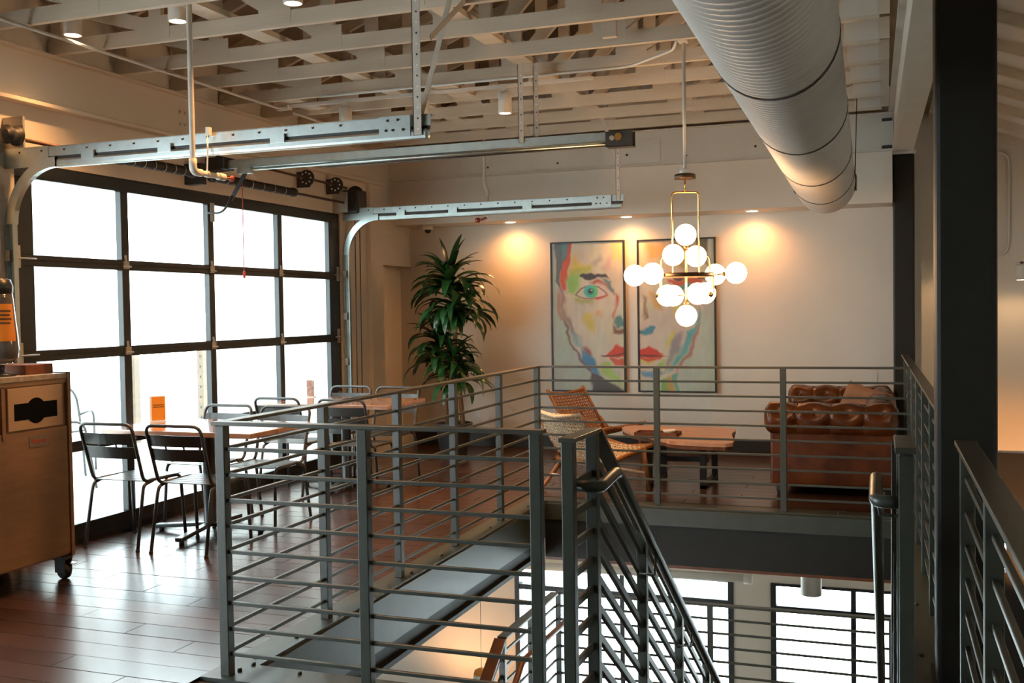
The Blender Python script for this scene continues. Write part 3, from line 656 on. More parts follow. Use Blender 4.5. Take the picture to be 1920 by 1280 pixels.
def painting(name, label, x0, x1, z0, z1, img):
    t = thing(name, label, 'painting', ((x0+x1)/2, BY, z0), 'pair of portrait paintings')
    f = .016; y0, y1 = BY-.05, BY-.002
    for a in ((x0, x0+f, z0, z1), (x1-f, x1, z0, z1), (x0+f, x1-f, z0, z0+f), (x0+f, x1-f, z1-f, z1)):
        obj('frame_bar', B(a[0], a[1], y0, y1, a[2], a[3]), m_frame, t)
    H_, W_, _ = img.shape; L = root_loc(t)
    v = []; xa, xb, za, zb = x0+f, x1-f, z0+f, z1-f; yc = BY-.038
    for j in range(H_):
        for i in range(W_): v.append((xa+(xb-xa)*i/(W_-1)-L.x, yc-L.y, za+(zb-za)*j/(H_-1)-L.z))
    fc = [(j*W_+i, j*W_+i+1, (j+1)*W_+i+1, (j+1)*W_+i) for j in range(H_-1) for i in range(W_-1)]
    n0 = len(v)
    v += [(xa-L.x, BY-.004-L.y, za-L.z), (xb-L.x, BY-.004-L.y, za-L.z), (xb-L.x, BY-.004-L.y, zb-L.z), (xa-L.x, BY-.004-L.y, zb-L.z)]; fc.append((n0+3, n0+2, n0+1, n0))
    me = bpy.data.meshes.new('canvas'); me.from_pydata(v, [], fc); me.update()
    ca = me.color_attributes.new('paint', 'FLOAT_COLOR', 'POINT')
    rgba = np.ones((len(v), 4), np.float32); rgba[:n0, :3] = img.reshape(-1, 3); ca.data.foreach_set('color', rgba.ravel())
    m = bpy.data.materials.new('oil_paint'); m.use_nodes = True; N = m.node_tree.nodes; b = N['Principled BSDF']; b.inputs['Roughness'].default_value = .5
    at = N.new('ShaderNodeVertexColor'); at.layer_name = 'paint'; m.node_tree.links.new(at.outputs[0], b.inputs['Base Color'])
    me.materials.append(m); o = bpy.data.objects.new('canvas', me); C.objects.link(o); o.parent = t
P1 = [((205,194,172),10,[(150,40),(660,40),(660,1210),(520,1150),(400,1050),(300,960),(230,850),(190,720),(160,640),(140,500),(150,300)]),
 ((88,102,108),5,[(100,40),(235,40),(215,150),(170,240),(150,330),(140,430),(120,380),(108,250),(95,150)]),
 ((95,140,145),8,[(155,40),(205,40),(185,150),(160,210)]),
 ((150,120,110),10,[(130,400),(165,420),(175,560),(230,700),(280,800),(250,840),(190,700),(150,560)]),
 ((198,84,46),5,[(200,40),(232,40),(222,160),(215,250),(205,340),(175,425),(150,410),(150,330),(165,230),(185,170)]),
 ((208,188,82),14,[(240,170),(270,160),(330,230),(400,240),(390,290),(300,300),(225,300)]),
 ((170,178,82),12,[(225,270),(400,245),(400,285),(300,312),(215,345)]),
 ((138,182,96),14,[(195,330),(300,312),(290,400),(240,470),(190,450)]),
 ((222,186,128),20,[(540,70),(660,70),(660,220),(550,210)]),
 ((165,150,150),14,[(400,230),(460,170),(475,200),(430,245)]),
 ((190,170,160),12,[(480,270),(540,140),(560,210),(510,290)]),
 ((58,48,52),4,[(300,310),(390,298),(440,318),(500,315),(528,352),(470,345),(400,348),(330,348),(296,330)]),
 ((172,84,58),7,[(370,362),(450,358),(520,410),(555,455),(480,400),(420,385)]),
 ((74,120,128),7,[(470,352),(530,368),(567,430),(562,485),(530,440)]),
 ((120,75,60),3,[(255,472),(305,420),(370,396),(445,408),(495,445),(522,480),(440,503),(350,508),(298,495)]),
 ((206,196,178),3,[(270,470),(312,428),(370,406),(440,416),(488,450),(510,478),(440,494),(350,500),(302,488)]),
 ((168,164,80),10,[(250,492),(300,508),(400,515),(400,540),(330,548),(260,532)]),
 ((196,82,52),5,[(405,512),(505,486),(495,502),(440,522)]),
 ((208,186,84),14,[(330,630),(400,615),(415,680),(410,770),(370,745),(310,680)]),
 ((212,150,110),12,[(430,600),(475,605),(460,660),(435,650)]),
 ((192,96,74),8,[(570,460),(612,490),(590,580),(565,690),(560,640),(578,560)]),
 ((92,132,128),7,[(590,640),(630,640),(640,740),(580,740),(568,690)]),
 ((132,84,62),5,[(552,690),(580,745),(660,755),(660,785),(560,775)]),
 ((80,132,170),9,[(305,900),(370,930),(430,1000),(440,1060),(470,1140),(380,1060),(310,985)]),
 ((124,166,172),14,[(220,750),(300,820),(320,900),(260,860)]),
 ((120,92,86),5,[(160,600),(185,690),(230,850),(300,960),(395,1062),(380,1078),(285,975),(215,860),(170,720)]),
 ((164,82,66),7,[(318,885),(360,880),(390,952),(350,935)]),
 ((168,132,112),8,[(105,410),(140,500),(172,685),(130,660),(110,560)]),
 ((212,68,40),4,[(480,948),(560,890),(610,873),(660,880),(660,945),(560,955),(500,962)]),
 ((205,92,62),5,[(500,965),(600,962),(660,965),(660,1035),(580,1028),(520,990)]),
 ((110,58,48),2,[(445,950),(560,948),(660,922),(660,934),(560,962),(480,962)]),
 ((152,190,92),12,[(460,1020),(520,1008),(600,1100),(625,1175),(560,1150),(455,1090)]),
 ((180,168,172),10,[(540,1030),(605,1060),(625,1115),(570,1080)]),
 ((84,80,76),6,[(385,1068),(430,1092),(500,1150),(600,1190),(660,1235),(660,1260),(388,1260)])]
C1 = [((84,186,168),3,(384,447,56,50)), ((92,196,112),8,(408,447,30,44)), ((66,140,130),5,(384,447,30,28)), ((46,46,52),3,(382,447,15,16)), ((225,222,212),2,(390,440,5,5))]
P2 = [((206,194,174),10,[(60,20),(520,20),(640,200),(640,350),(600,600),(540,850),(470,980),(380,1090),(250,1150),(60,1170)]),
 ((84,62,48),8,[(530,20),(632,20),(640,250),(600,200),(550,120)]),
 ((176,150,88),16,[(350,60),(480,30),(540,120),(480,280),(380,230)]),
 ((215,170,110),18,[(150,60),(330,50),(320,160),(180,200)]),
 ((70,54,50),5,[(350,328),(480,318),(610,332),(620,350),(380,352)]),
 ((190,84,54),6,[(320,350),(600,350),(580,395),(420,385),(330,372)]),
 ((80,150,130),6,[(400,385),(500,380),(520,420),(430,430)]),
 ((210,162,92),10,[(170,430),(210,440),(290,590),(230,580),(180,500)]),
 ((205,186,92),12,[(380,560),(470,540),(460,640),(390,650)]),
 ((150,118,98),8,[(125,470),(160,500),(172,640),(138,655)]),
 ((68,140,158),6,[(85,750),(140,745),(180,708),(217,728),(215,768),(170,788),(85,778)]),
 ((206,58,36),4,[(60,905),(160,873),(210,890),(288,946),(200,958),(60,955)]),
 ((208,80,48),5,[(60,958),(285,952),(260,985),(190,992),(60,985)]),
 ((108,58,48),2,[(60,940),(200,942),(320,952),(200,958),(60,952)]),
 ((200,190,92),8,[(60,988),(225,988),(190,1010),(60,1008)]),
 ((210,200,84),8,[(345,760),(372,738),(376,830),(340,885),(330,860)]),
 ((152,148,146),10,[(380,780),(440,755),(420,900),(340,1040),(280,1100),(330,950)]),
 ((80,170,172),9,[(580,565),(592,610),(550,740),(490,880),(420,990),(320,1085),(400,950),(460,830),(480,755),(540,715)]),
 ((168,124,108),6,[(582,640),(562,760),(502,945),(390,1072),(420,1000),(500,870),(545,740)]),
 ((140,184,78),9,[(255,1010),(305,975),(295,1040),(215,1065)]),
 ((78,142,178),9,[(100,1080),(250,1060),(275,1100),(230,1135),(120,1115)]),
 ((122,170,84),7,[(265,1150),(340,1110),(330,1260),(250,1260)]),
 ((196,156,92),7,[(300,1120),(372,1098),(372,1260),(310,1260)]),
 ((104,168,142),6,[(365,1090),(402,1078),(414,1260),(378,1260)])]
painting('painting', 'left framed portrait canvas with one green eye', -.79, .03, .632, 2.245, raster(110, 214, (178,186,174), P1, C1, (75, 640, 65, 1225)))
painting('painting', 'right framed portrait canvas behind the chandelier', .165, .985, .637, 2.238, raster(110, 214, (182,188,172), P2, [], (95, 690, 40, 1225)))

# ================================================================== GUARDRAILS
RT, RSP = 1.067, .1083
def rail_run(t, p, q, n=9, z0=0, cap=True, capw=.058, ext=(0, 0), th=.016):
    (x0, y0), (x1, y1) = p, q
    d = Vector((x1-x0, y1-y0, 0)).normalized()
    if cap:
        a = Vector((x0, y0, z0+RT))-d*ext[0]; b = Vector((x1, y1, z0+RT))+d*ext[1]
        obj('top_rail', MB().bar(a, b, capw, .016), m_cap, t, .002)
    for k in range(1, n+1):
        z = z0+RT-RSP*k; obj('rail', MB().bar((x0, y0, z), (x1, y1, z), th, th), m_steel, t, .0025)
def post(t, x, y, z0=.003, z1=RT-.008, a=.044, b=.044, name='post'):
    o = obj(name, B(x-a/2, x+a/2, y-b/2, y+b/2, z0, z1), m_steel, t, .003)
    return o
g = thing('guardrail', 'dark steel guardrail in the foreground facing the camera', 'guardrail', (.7, 0, 0))
rail_run(g, (.005, 0), (1.397, 0), ext=(.035, .032))
for x in (.006, .672, 1.397): post(g, x, 0)
g = thing('guardrail', 'dark steel guardrail running back beside the tables to the plant corner', 'guardrail', (0, 2, 0))
rail_run(g, (0, .022), (0, 4.183), ext=(0, .03))
for y in (.835, 1.66, 2.475, 3.315): post(g, 0, y)
post(g, 0, 4.183)
g = thing('guardrail', 'dark steel guardrail in front of lounge chairs and leather sofa', 'guardrail', (1.4, 4.183, 0))
rail_run(g, (.022, 4.183), (2.80, 4.183), ext=(-.008, 0))
for x in (.949+.02, 1.893+.02): post(g, x, 4.183)
g = thing('guardrail', 'dark steel guardrail between the two black columns', 'guardrail', (2.82, 3.4, 0))
rail_run(g, (rx(6.2)+.03, 6.2), (rx(.95)+.03, .95))
for y in (5.75, 4.95, 4.15, 3.35, 2.55, 1.75): post(g, rx(y)+.03, y)
g = thing('guardrail', 'dark steel guardrail at right edge in front of near column', 'guardrail', (2.88, -1.5, 0))
rail_run(g, (2.873, .0), (2.885, -3.3), capw=.066)
for y in (-.06, -.93, -1.8, -2.65): post(g, 2.875, y)
# stair side rails
SL = .685
def sloped(t, x, y0, z0, y1, n=9, posts=(), capm=m_cap):
    z1 = z0-SL*(y1-y0)
    obj('sloped_top_rail', MB().bar((x, y0, z0), (x, y1, z1), .058, .016), capm, t, .002)
    for k in range(1, n+1):
        dz = RSP*1.02*k; obj('sloped_rail', MB().bar((x, y0, z0-dz), (x, y1, z1-dz), .018, .030), m_steel, t, .0025)
    for y in posts:
        zt = z0-SL*(y-y0)-.008; obj('post', B(x-.022, x+.022, y-.022, y+.022, zt-1.25, zt), m_steel, t, .003)
g = thing('stair_railing', 'dark steel stair railing descending from the two joined centre posts', 'railing', (1.59, 1.2, 0))
obj('top_rail', MB().bar((1.586, -.236, RT), (1.596, .105, RT), .060, .016), m_cap, g, .002)
post(g, 1.586, -.205); post(g, 1.594, .075, z0=-.7)
for k in range(1, 10): obj('short_rail', MB().bar((1.587, -.19, RT-RSP*k-.05), (1.593, .06, RT-RSP*k-.05), .016, .028), m_steel, g, .0025)
sloped(g, 1.600, .10, 1.06, 2.85, posts=(.86, 1.70, 2.55))
obj('handrail', T(round_path([(1.60, -.15, .895), (1.685, -.15, .895), (1.685, .09, .915), (1.685, 2.75, .915-SL*2.66)], .035, 5), .021, 14), m_steel, g)
for y in (.75, 1.6, 2.45):
    z = .915-SL*(y-.09); obj('handrail_bracket', T([(1.61, y, z-.10), (1.68, y, z-.10), (1.685, y, z-.02)], .006, 6), m_steel, g)
g = thing('stair_railing', 'dark steel stair railing descending at right beside near column', 'railing', (2.69, 1.2, 0))
obj('top_rail', MB().bar((2.686, -.305, RT+.008), (2.684, .025, RT+.008), .060, .02), m_cap, g, .002)
post(g, 2.688, -.272); post(g, 2.684, 0.0, z0=-.7)
for k in range(1, 10): obj('short_rail', MB().bar((2.687, -.25, RT-RSP*k-.05), (2.684, -.02, RT-RSP*k-.05), .016, .028), m_steel, g, .0025)
sloped(g, 2.676, .02, 1.06, 2.78, posts=(.8, 1.65, 2.5))
obj('handrail', T(round_path([(2.68, -.21, .90), (2.598, -.21, .90), (2.598, .08, .935), (2.598, 2.65, .935-SL*2.57)], .035, 5), .021, 14), m_steel, g)
obj('handrail_bracket', T([(2.67, -.12, .84), (2.61, -.12, .84), (2.60, -.1, .89)], .006, 6), m_steel, g)
# landing guards
LDZ = -1.81
g = thing('guardrail', 'dark steel guardrail on the stair landing against lower windows', 'guardrail', (1.4, 4.2, LDZ))
rail_run(g, (.13, 4.2), (2.72, 4.2), z0=LDZ)
for x in (.15, 1.36, 2.66): post(g, x, 4.2, LDZ, LDZ+RT-.008)
g = thing('guardrail', 'dark steel guardrail along left side of the stair landing', 'guardrail', (.13, 3.6, LDZ))
rail_run(g, (.13, 4.17), (.12, 2.98), z0=LDZ, capw=.07)
post(g, .125, 2.98, LDZ, LDZ+RT-.008); post(g, .128, 3.58, LDZ, LDZ+RT-.008)
obj('handrail', T(round_path([(.30, 3.95, LDZ+.93), (.28, 2.95, LDZ+.93), (.28, .8, LDZ+.93-SL*2.15)], .04), .022, 12), m_walnutrail, g)
g = thing('stair_railing', 'brown capped stair railing of the lower flight below left floor beam', 'railing', (.12, 1.8, LDZ-1))
def sloped_back(t, x, y0, z0, y1):
    z1 = z0-SL*(y0-y1)
    obj('sloped_top_rail', MB().bar((x, y0, z0), (x, y1, z1), .085, .02), m_walnutrail, t, .002)
    for k in range(1, 10): obj('sloped_rail', MB().bar((x, y0, z0-.13*k), (x, y1, z1-.13*k), .016, .02), m_steel, t)
    for y in (2.2, 1.4, .6):
        zt = z0-SL*(y0-y)-.01; obj('post', B(x-.022, x+.022, y-.022, y+.022, zt-1.2, zt), m_steel, t)
sloped_back(g, .12, 2.95, LDZ+RT, .35)
# stairs
st = thing('staircase', 'dark steel staircase of two flights and a landing', 'staircase', (1.4, 2, LZ))
for i in range(10):
    z = -.181*(i+1); y = .18+.264*i
    if z > LDZ+.02: obj('tread', B(1.63, 2.65, y, y+.29, z-.04, z), m_slab, st); obj('riser', B(1.63, 2.65, y, y+.012, z, z+.14), m_steel, st)
obj('landing', B(.08, 2.72, 2.8, 4.24, LDZ-.12, LDZ), m_slab, st)
for i in range(10):
    z = LDZ-.179*(i+1); y = 2.8-.264*(i+1)
    if z > LZ+.02: obj('tread', B(.16, 1.5, y, y+.29, z-.04, z), m_slab, st)
for x in (1.60, 2.68): obj('stringer', MB().bar((x, .1, -.2), (x, 2.85, -.2-SL*2.75), .04, .28), m_steel, st)
for x in (.12, 1.52): obj('stringer', MB().bar((x, 2.85, LDZ-.12), (x, .2, LDZ-.12-SL*2.6), .04, .28), m_steel, st)

# ================================================================== BISTRO CHAIRS
def make_chair(label):
    t = thing('bistro_chair', label, 'chair', (0, 0, 0), 'charcoal metal bistro chairs')
    w, r = .205, .0115; zs = .44
    for sx in (-1, 1):
        x = sx*w
        obj('front_leg', T(round_path([(x*.98, -.12, zs), (x, .185, zs-.004), (x*1.05, .215, 0)], .05, 6), r, 8), m_chair, t)
        obj('rear_leg', T(round_path([(x, -.10, zs-.005), (x*.99, -.185, zs-.022), (x*1.0, -.20, zs-.07), (x*1.03, -.27, 0)], .035, 5), r, 8), m_chair, t)
        for y, xx in ((.215, x*1.05), (-.27, x*1.03)): obj('foot_cap', MB().lathe([(.014, 0), (.014, .012), (.011, .014)], 8, (xx, y, 0)), m_rubber, t)
    top = .825; yt = -.30
    obj('back_frame', T(round_path([(-w, -.08, zs), (-w*.99, -.185, zs-.004), (-w*1.02, yt, top), (w*1.02, yt, top), (w*.99, -.185, zs-.004), (w, -.08, zs)], .06, 7), r, 8), m_chair, t)
    def backpt(u, z, off):
        f = (z-zs)/(top-zs); y = -.185+(yt+.185)*f
        return (u*w*1.98*.99, y-.025*(1-(2*u)**2)+off, z)
    for z0, z1 in ((.69, .765), (.595, .675)):
        mb = MB(); n = 8; v = []
        for i in range(n+1):
            u = -.5+i/n
            for z, o in ((z0, 0), (z1, 0), (z1, .004), (z0, .004)): v.append(backpt(u, z, o))
        f = []
        for i in range(n):
            for k in range(4): f.append((i*4+k, (i+1)*4+k, (i+1)*4+(k+1) % 4, i*4+(k+1) % 4))
        f += [(0, 1, 2, 3), (n*4+3, n*4+2, n*4+1, n*4)]
        obj('back_slat', mb.add(v, f), m_chair, t)
    for u in (-.17, .17):
        a = backpt(u, .67, .002); b_ = backpt(u, .70, .002); obj('slat_bridge', MB().bar(a, b_, .012, .004, (0, 1, 0)), m_chair, t)
    for i in range(6):
        y0 = -.175+i*.064; obj('seat_slat', B(-w+.008, w-.008, y0, y0+.058, zs-.002, zs+.004), m_chair, t, .002)
    return t
chairs = [
 ((-2.135, 2.03), 0, 'charcoal bistro chair beside the cabinet, leftmost at the near table'),
 ((-1.60, 2.02), 0, 'charcoal bistro chair with its back to foreground guardrail post, near table'),
 ((-2.12, 2.76), PI, 'charcoal bistro chair on far side of near table by the glass'),
 ((-1.60, 2.74), PI, 'charcoal bistro chair on far side of near table by the guardrail'),
 ((-2.10, 3.98), 0, 'charcoal bistro chair on near side of far table by the glass'),
 ((-1.47, 3.93), 0, 'charcoal bistro chair on near side of far table by the guardrail'),
 ((-2.12, 4.70), PI, 'charcoal bistro chair on far side of far table by the glass'),
 ((-1.60, 4.66), PI+.05, 'charcoal bistro chair on far side of far table, closest to the plant')]
proto = make_chair(chairs[0][2])
roots = [proto]+[dup(proto) for _ in chairs[1:]]
for o, ((x, y), a, lab) in zip(roots, chairs): o.location = (x, y, 0); o.rotation_euler = (0, 0, a); o['label'] = lab
# tables
def make_table(label):
    t = thing('cafe_table', label, 'table', (0, 0, 0), 'wooden cafe tables')
    obj('tabletop', B(-.60, .60, -.37, .37, .715, .75), m_table, t, .004)
    obj('column', MB().lathe([(.05, .05), (.042, .07), (.042, .69), (.06, .70)], 20), m_chair, t)
    obj('top_plate', MB().bar((-.4, 0, .705), (.4, 0, .705), .06, .02).bar((0, -.28, .705), (0, .28, .705), .06, .02), m_chair, t)
    for k in range(4):
        a = PI/4*0+PI/2*k+.12; d = Vector((math.cos(a), math.sin(a), 0))
        obj('foot_arm', MB().bar(d*.03+Vector((0, 0, .06)), d*.42+Vector((0, 0, .035)), .055, .028), m_chair, t, .006)
        obj('foot_glide', MB().lathe([(.018, 0), (.018, .022)], 10, tuple(d*.38)), m_rubber, t)
    return t
tb = make_table('wooden cafe table nearest the camera with orange card stand'); tb2 = dup(tb)
tb.location = (-1.83, 2.40, 0); tb2.location = (-1.83, 4.36, 0); tb2['label'] = 'wooden cafe table nearer the plant with small photo card stand'
# card stands
c1 = thing('card_stand', 'orange card in clear stand on the near cafe table', 'card stand', (-2.36, 2.53, .75))
cm = Matrix.Translation((-2.36, 2.53, .75)) @ Matrix.Rotation(.8, 4, 'Z')
def rot_box(M_, *a):
    mb = B(*a); mb.v = [tuple(M_ @ Vector(p)) for p in mb.v]; return mb
obj('base', rot_box(cm, -.06, .06, -.03, .03, 0, .006), m_acrylic, c1)
obj('backing', rot_box(cm, -.055, .055, -.003, .003, .006, .19), m_cardw, c1)
cardf = obj('card', rot_box(cm, -.040, .055, -.006, -.0035, .012, .182), m_orange, c1)
for i, z in enumerate((.12, .105)): obj('print_line', rot_box(cm, -.03, .045, -.0075, -.006, z, z+.006), m_darkink, cardf)
c2 = thing('card_stand', 'small brown photo card in stand on the far cafe table', 'card stand', (-2.36, 4.66, .75))
cm = Matrix.Translation((-2.36, 4.66, .75)) @ Matrix.Rotation(.1, 4, 'Z')
obj('base', rot_box(cm, -.045, .045, -.025, .025, 0, .006), m_acrylic, c2)
obj('card', rot_box(cm, -.035, .035, -.004, .004, .006, .155), m_photo, c2)

# ================================================================== CABINET
cb = thing('waste_cabinet', 'oak waste station cabinet with black drop slots at left edge', 'cabinet', (-2.14, .5, 0))
CX0, CX1, CY0, CY1 = -2.42, -1.85, -.35, 1.13
obj('body', B(CX0, CX1-.012, CY0, CY1-.025, .14, 1.17), m_cab, cb)
obj('end_panel', B(CX0, CX1+.008, CY1-.025, CY1, .13, 1.205), m_cab, cb, .002)
obj('end_panel', B(CX0, CX1+.008, CY0-.025, CY0, .13, 1.205), m_cab, cb, .002)
obj('worktop', B(CX0, CX1+.004, CY0, CY1-.025, 1.17, 1.20), m_cabtop, cb, .002)
obj('lower_front', B(CX1-.012, CX1, .40, CY1-.03, .15, .893), m_cab, cb)
obj('lower_front', B(CX1-.012, CX1, CY0+.01, .385, .15, .893), m_cab, cb)
obj('divider', B(CX1-.012, CX1+.004, .63, .655, .86, 1.14), m_cab, cb)
obj('upper_rail', B(CX1-.012, CX1, CY0, CY1-.025, 1.145, 1.17), m_cab, cb)
for y0, y1 in ((.672, 1.066), (.22, .615), (-.23, .17)):
    d = obj('drop_front', B(CX1-.012, CX1+.004, y0, y1, .903, 1.137), m_cabf, cb, .002)
    yc = (y0+y1)/2
    pts = [(yc-.155, .955)]
    poly = [(-.155, .958), (-.155, 1.05), (-.065, 1.05)]+[(.072*math.cos(a), 1.004+.072*math.sin(a)) for a in [PI*.78-PI*.56*i/8 for i in range(9)]]+[(.065, 1.05), (.155, 1.05), (.155, .958), (.065, .958)]+[(.072*math.cos(a), 1.004+.072*math.sin(a)) for a in [-PI*.22-PI*.56*i/8 for i in range(9)]]+[(-.065, .958)]
    n = len(poly); v = [(CX1+.0042, yc+p, q) for p, q in poly]+[(CX1+.0052, yc+p, q) for p, q in poly]
    f = [tuple(range(n, 2*n))[::-1], tuple(range(n))]+[(i, n+i, n+(i+1) % n, (i+1) % n) for i in range(n)]
    obj('drop_slot', MB().add(v, f), m_void, d)
lp = obj('name_plate', B(CX1, CX1+.003, .815, .95, .80, .862), m_labelm, cb)
tc = bpy.data.curves.new('lettering', 'FONT'); tc.body = 'Recycle'; tc.size = .034; tc.extrude = .0006; tc.align_x = 'CENTER'; tc.align_y = 'CENTER'
to = bpy.data.objects.new('lettering_tmp', tc); C.objects.link(to); dg = bpy.context.evaluated_depsgraph_get(); dg.update()
tm = bpy.data.meshes.new_from_object(to.evaluated_get(dg)); bpy.data.objects.remove(to)
tm.materials.clear(); tm.materials.append(m_redtxt)
lo = bpy.data.objects.new('lettering', tm); C.objects.link(lo); lo.parent = lp
lo.location = Vector((CX1+.0037, .882, .832))-root_loc(lp); lo.rotation_euler = (PI/2, 0, PI/2)
for y in (CY1-.06, CY0+.06):
    for x in (CX1-.05, CX0+.06):
        k = obj('caster', MB().lathe([(.034, -.018), (.045, -.012), (.045, .012), (.034, .018)], 18, (x+.02, y+.01, .045), 'y'), m_rubber, cb)
        obj('fork', MB().box(x-.02, x+.05, y-.022, y-.014+.002, .04, .115).box(x-.02, x+.05, y+.032, y+.04, .04, .115).box(x-.03, x+.05, y-.03, y+.045, .115, .135), m_bracket, k)
        obj('brake_tab', MB().bar((x+.03, y+.02, .10), (x+.085, y+.03, .088), .03, .006), m_chrome, k)
bx = obj('riser_box', B(-2.38, -1.93, .885, 1.09, 1.2, 1.255), m_bark, bevel=.003); tag(bx, 'low brown riser box on top of the waste cabinet', 'box')
ap = thing('drink_dispenser', 'dark cylindrical dispenser with orange notice on cabinet top', 'dispenser', (-2.06, .86, 1.2))
ax_, ay_ = -1.99, .76
obj('foot', MB().lathe([(.085, 1.20), (.085, 1.212), (.03, 1.225), (.028, 1.262), (.06, 1.272)], 28, (ax_, ay_, 0)), m_black, ap)
obj('body', MB().lathe([(.03, 1.272), (.075, 1.278), (.098, 1.30), (.104, 1.34), (.100, 1.42), (.090, 1.52), (.082, 1.62), (.078, 1.66)], 32, (ax_, ay_, 0)), mat('dark_tinted_drum', (.10, .09, .08), .12, spec=.7, noise=.3, nscale=6), ap)
obj('lid', MB().lathe([(.080, 1.66), (.081, 1.70), (.070, 1.735), (.03, 1.745)], 32, (ax_, ay_, 0)), m_black, ap)
obj('tap_collar', MB().lathe([(.05, 1.262), (.07, 1.266), (.068, 1.276), (.04, 1.28)], 24, (ax_, ay_, 0)), m_chrome, ap)
def notice(r_, z0, z1, a0, a1, off):
    def rr(z): return np.interp(z, [1.34, 1.42, 1.52, 1.62, 1.66], [.104, .100, .090, .082, .078])+off
    def fn(u, v):
        z = z0+(z1-z0)*v; a = a0+(a1-a0)*u; return (ax_+rr(z)*math.cos(a), ay_+rr(z)*math.sin(a), z)
    return MB().grid(fn, 10, 8)
nt_ = obj('notice', notice(0, 1.395, 1.60, -1.9, .25, .0015), m_orange, ap)
for i in range(4):
    obj('print_line', notice(0, 1.555-.022*i, 1.567-.022*i, -1.7, .05-.1*(i % 2), .0025), m_darkink, nt_)

# ================================================================== PLANT
pl = thing('potted_plant', 'tall dracaena in grey planter in the corner left of paintings', 'plant', (-1.66, 6.35, 0))
px, py = -1.66, 6.35
obj('pot', MB().lathe([(.13, 0), (.14, .01), (.185, .31), (.20, .315), (.205, .345), (.185, .35), (.175, .32), (.001, .315)], 32, (px, py, 0), cap=False), m_pot, pl)
obj('soil', MB().lathe([(.17, .322), (.001, .330)], 24, (px, py, 0), cap=False), m_soil, pl)
lm = []
for kind in range(6):
    L_ = (.40, .46, .52, .58, .50, .42)[kind]; droop = (1.0, 1.45, 1.8, 2.0, 2.1, .45)[kind]; wd = (.036, .042, .046, .046, .042, .036)[kind]
    n = 8; v = []; x = z = 0; ang = (1.05, .85, .65, .5, .3, 1.3)[kind]
    for i in range(n+1):
        s_ = i/n; w_ = wd*(math.sin(PI*min(1, s_*.94+.06)))**.7*(1 if s_ < .98 else .2)
        v += [(x, -w_, z+w_*.35), (x, 0, z), (x, w_, z+w_*.35)]
        x += math.cos(ang)*L_/n; z += math.sin(ang)*L_/n; ang -= droop/n*(.5+s_*1.2)
    f = []
    for i in range(n):
        f += [(i*3, i*3+3, i*3+4, i*3+1), (i*3+1, i*3+4, i*3+5, i*3+2)]
    me = bpy.data.meshes.new('leaf'); me.from_pydata(v, [], f); me.polygons.foreach_set('use_smooth', [True]*len(f)); me.materials.append(m_leaf); lm.append(me)
def crown(stem, base, top, n, seed, spread=1.0):
    rnd = random.Random(seed); L = root_loc(stem)
    for i in range(n):
        f = i/n; p = Vector(base).lerp(Vector(top), f)
        k = 5 if f > .965 else (rnd.choice([0, 1]) if f > .8 else rnd.choice([1, 2, 2, 3, 3]) if f > .4 else rnd.choice([2, 3, 3, 4, 4]))
        o = bpy.data.objects.new('leaf', lm[k]); C.objects.link(o); o.parent = stem
        o.location = p-L; sc = rnd.uniform(.72, 1.12)*spread; o.scale = (sc, sc*rnd.uniform(.85, 1.2), sc)
        o.rotation_euler = (rnd.uniform(-.3, .3), rnd.uniform(-.22, .30), i*2.39996+rnd.uniform(-.35, .35))
def cane(pts, r_):
    return obj('stem', T(pts, r_, 10), m_cane, pl)
s1 = cane([(px+.03, py, .32), (px+.02, py, .9), (px+.05, py-.02, 1.35), (px-.02, py-.02, 1.90)], [.028, .026, .024, .02])
crown(s1, (px+.06, py-.02, 1.40), (px-.02, py-.02, 1.93), 108, 1, 1.05)
s2_ = cane([(px-.06, py-.03, .32), (px-.07, py-.05, .8), (px-.12, py-.06, 1.28)], [.024, .022, .018])
crown(s2_, (px-.10, py-.06, .92), (px-.13, py-.06, 1.30), 56, 2, .95)
s3_ = cane([(px+.10, py+.02, .32), (px+.08, py, .7), (px+.03, py-.05, 1.02)], [.026, .024, .018])
crown(s3_, (px+.06, py-.03, .74), (px+.02, py-.06, 1.06), 52, 3, .88)

